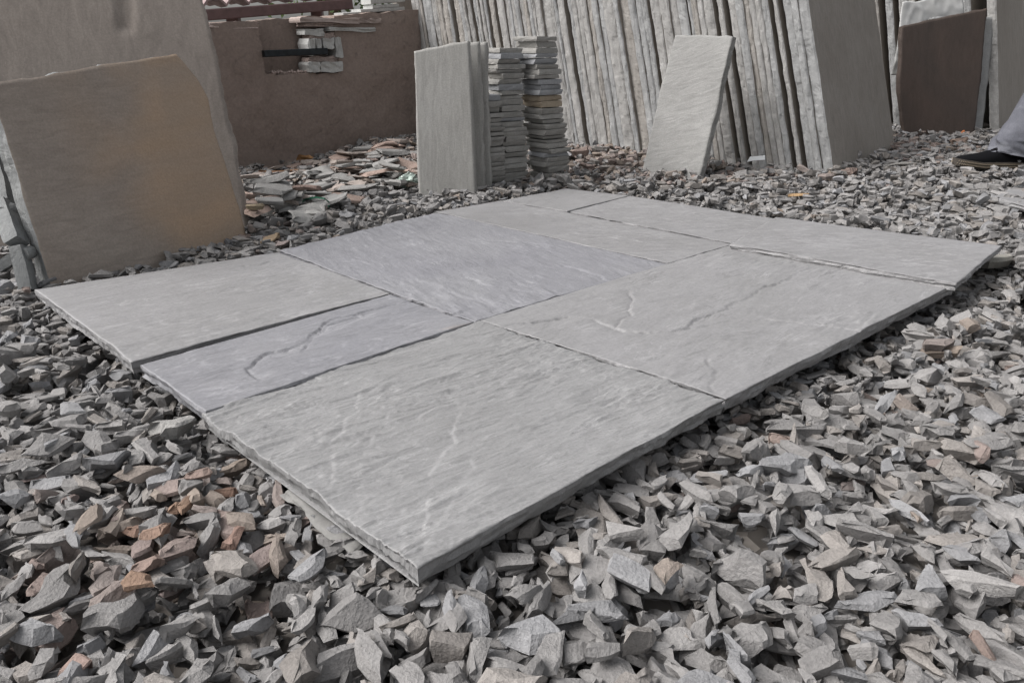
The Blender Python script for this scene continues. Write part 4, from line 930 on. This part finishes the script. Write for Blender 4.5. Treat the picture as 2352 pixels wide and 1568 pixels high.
    for li, lg in enumerate(legs):
        path = [(lg['hp'] + [0, 0, .04], (.115, .105)), (lg['hp'] * .5 + lg['kn'] * .5, (.1, .1)), (lg['kn'], (.083, .083)), (lg['kn'] * .6 + lg['an'] * .4, (.085, .08)), (lg['kn'] * .25 + lg['an'] * .75, (.088, .085)), (lg['an'] + [.01, 0, .03], (.105, .085)), (lg['an'] + [.015, 0, -.035], (.112, .085))]
        cs = np.array([p_[0] for p_ in path]); rs = np.array([p_[1] for p_ in path]); K = 60; tt = np.linspace(0, len(path) - 1, K); o_ = len(V); n_ = 48
        for k in range(K):
            f = tt[k]; i0_ = min(int(f), len(path) - 2); ff = f - i0_; ff = ff * ff * (3 - 2 * ff) * .5 + ff * .5; c = cs[i0_] * (1 - ff) + cs[i0_ + 1] * ff; rr_ = rs[i0_] * (1 - ff) + rs[i0_ + 1] * ff
            # hem slants down at the heel
            for i in range(n_):
                t = 2 * pi * i / n_; low = max(0, (k - K * .62) / (K * .38))
                wr = 1 + .07 * float(fbm(t * 1.3 + 3, k * .12 + .9 * sin(t + li), 12 + li, 3)) + (.05 + low * .26) * float(fbm(cos(t) * 2.1 + 5 + k * .05, k * .3 + sin(t) * 3.4, 31 + li, 3))
                p_ = c + np.array([cos(t) * rr_[0] * wr, sin(t) * rr_[1] * wr, 0]); 
                if k > K - 8: p_ = p_ + np.array([0, 0, -.022 * cos(t) * (k - K + 8) / 8 - .0])
                V.append(p_ + iv)
        F += [(o_ + k * n_ + i, o_ + (k + 1) * n_ + i, o_ + (k + 1) * n_ + (i + 1) % n_, o_ + k * n_ + (i + 1) % n_) for k in range(K - 1) for i in range(n_)]
    v2, f2 = loft([(hip + [0, 0, -.12], (.13, .2), X, Y_), (hip + [0, 0, 0], (.14, .19), X, Y_), (hip + [0, 0, .12], (.13, .17), X, Y_)]); o_ = len(V); V += [v + iv for v in v2]; F += [tuple(i + o_ for i in f) for f in f2]
    jo = mk('jeans', V, F, mj, root, smooth=True); sd_ = jo.modifiers.new('s', 'SOLIDIFY'); sd_.thickness = .003
    # hem and side seam bands
    lg = legs[0]; K = 60
    for li in (0,):
        sV = []; sF = []; n_ = 48; base_ = (K - 1) * n_; up_ = (K - 3) * n_
        for i in range(n_):
            a_ = np.array(V[base_ + i]); b_ = np.array(V[up_ + i]); c = (lg['an'] + iv)[:2]
            for p_ in (a_ - [0, 0, .001], b_):
                d = p_[:2] - c; d = d / np.linalg.norm(d) * .0035; sV.append(p_ + [d[0], d[1], 0])
        sF = [(2 * i, 2 * i + 1, 2 * ((i + 1) % n_) + 1, 2 * ((i + 1) % n_)) for i in range(n_)]
        mk('hem', sV, sF, mj, jo, smooth=True)
    # shirt
    v2, f2 = loft([(hip + [0, 0, .04], (.15, .19), X, Y_), (hip + [0, 0, .2], (.135, .175), X, Y_), (hip + [-.01, 0, .38], (.14, .2), X, Y_), (hip + [-.02, 0, .5], (.12, .2), X, Y_), (hip + [-.02, 0, .57], (.08, .11), X, Y_)]); V = [v + iv for v in v2]; F = list(f2)
    for sy, a0, a1 in ((-1, J[13], J[14]), (1, J[16], J[17])):
        v2, f2 = loft([(a0 + [0, -sy * .03, .03], (.075, .07), X, Y_), (a0 * .5 + a1 * .5, (.06, .06), X, Y_), (a1, (.055, .055), X, Y_)]); o_ = len(V); V += [v + iv for v in v2]; F += [tuple(i + o_ for i in f) for f in f2]
    mk('shirt', V, F, m_shirt, root, smooth=True)
    # shoes: toe to -X
    m_up_, nt, P = newmat('black_suede'); P.inputs['Base Color'].default_value = (.005, .005, .006, 1); P.inputs['Roughness'].default_value = .9; P.inputs['Specular IOR Level'].default_value = .1
    m_sole = plain('braided_sole', (.05, .042, .034), .8, var=.4, sc=60, bump=.6)
    for lg in legs:
        a = lg['an']; heel = a[0] + .085; Ls = .335; z0 = PZ; yc = a[1]
        def half(t):   # t 0 heel .. 1 toe
            return .036 + .014 * sin(pi * min(1, t * 1.15)) - (.0 if t < .8 else (t - .8) ** 2 * .5) if t < .97 else .016
        prof = []
        T_ = np.linspace(0, 1, 30)
        hw = np.array([.03 + .012 * np.sin(np.clip(t / .2, 0, 1) * pi / 2) + .009 * np.exp(-((t - .68) / .2) ** 2) for t in T_]); hw *= np.clip(1 - ((T_ - .86).clip(0) / .14) ** 2.2, .0, 1) ** .5; hw *= np.clip(1 - ((.09 - T_).clip(0) / .09) ** 2, .05, 1) ** .5; hw = np.maximum(hw, .004)
        topz = np.interp(T_, [0, .08, .3, .42, .6, .8, .93, 1], [.10, .105, .11, .105, .075, .056, .045, .03])
        toe_up = np.interp(T_, [0, .7, 1], [0, 0, .014])
        # upper
        V = []; n_ = 22
        for k, t in enumerate(T_):
            x = heel - t * Ls
            for i in range(n_):
                ph = pi * i / (n_ - 1); V.append(np.array([x, yc + cos(ph) * hw[k] * .97 * (1 - .25 * sin(ph) ** 4), z0 + .028 + toe_up[k] + max(.002, (topz[k] - .028 - toe_up[k] * .3)) * sin(ph) ** .75]) + iv)
        F = [(k * n_ + i, (k + 1) * n_ + i, (k + 1) * n_ + i + 1, k * n_ + i + 1) for k in range(len(T_) - 1) for i in range(n_ - 1)]
        F += [tuple(range(n_)), tuple((len(T_) - 1) * n_ + i for i in range(n_))[::-1]]
        sh = mk('shoe', V, F, m_up_, root, smooth=True)
        # sole with braided side
        V = []; F = []
        for k, t in enumerate(T_):
            x = heel + .004 - t * (Ls + .01)
            for zz_, g in ((0, .92), (.008, 1.06), (.018, 1.06), (.030, 1.04)): 
                for sg in (-1, 1): V.append(np.array([x, yc + sg * (hw[k] + .004) * g, z0 + zz_ + toe_up[k]]) + iv)
        for k in range(len(T_) - 1):
            o_ = k * 8; p_ = o_ + 8
            for l_ in range(3):
                F.append((o_ + 2 * l_, p_ + 2 * l_, p_ + 2 * l_ + 2, o_ + 2 * l_ + 2)); F.append((o_ + 2 * l_ + 1, o_ + 2 * l_ + 3, p_ + 2 * l_ + 3, p_ + 2 * l_ + 1))
            F.append((o_, o_ + 1, p_ + 1, p_)); F.append((o_ + 6, p_ + 6, p_ + 7, o_ + 7))
        e_ = (len(T_) - 1) * 8; F += [(0, 2, 4, 6, 7, 5, 3, 1), (e_, e_ + 1, e_ + 3, e_ + 5, e_ + 7, e_ + 6, e_ + 4, e_ + 2)]
        so = mk('sole', V, F, m_sole, sh)
        V = []; F = []
        for row in (0, 1):
            for sg in (-1, 1):
                for k in range(64):
                    t = (k + .5 * row) / 64; 
                    if t > .985: continue
                    x = heel + .004 - t * (Ls + .01); h_ = float(np.interp(t, T_, hw)) + .0055; y = yc + sg * h_ * 1.05; z = z0 + .012 + row * .011 + float(np.interp(t, T_, toe_up)); o_ = len(V)
                    for d in ((-.003, 0, -.004), (.001, sg * .003, -.002), (.0035, 0, .004), (-.0005, sg * .003, .003), (0, -sg * .003, 0)): V.append(np.array([x, y, z]) + np.array(d) + iv)
                    F += [(o_, o_ + 1, o_ + 3), (o_ + 1, o_ + 2, o_ + 3), (o_, o_ + 4, o_ + 1), (o_ + 1, o_ + 4, o_ + 2), (o_ + 2, o_ + 4, o_ + 3), (o_ + 3, o_ + 4, o_)]
        mk('braid', V, F, plain('sole_cord', (.2, .165, .12), .8), sh)
person()
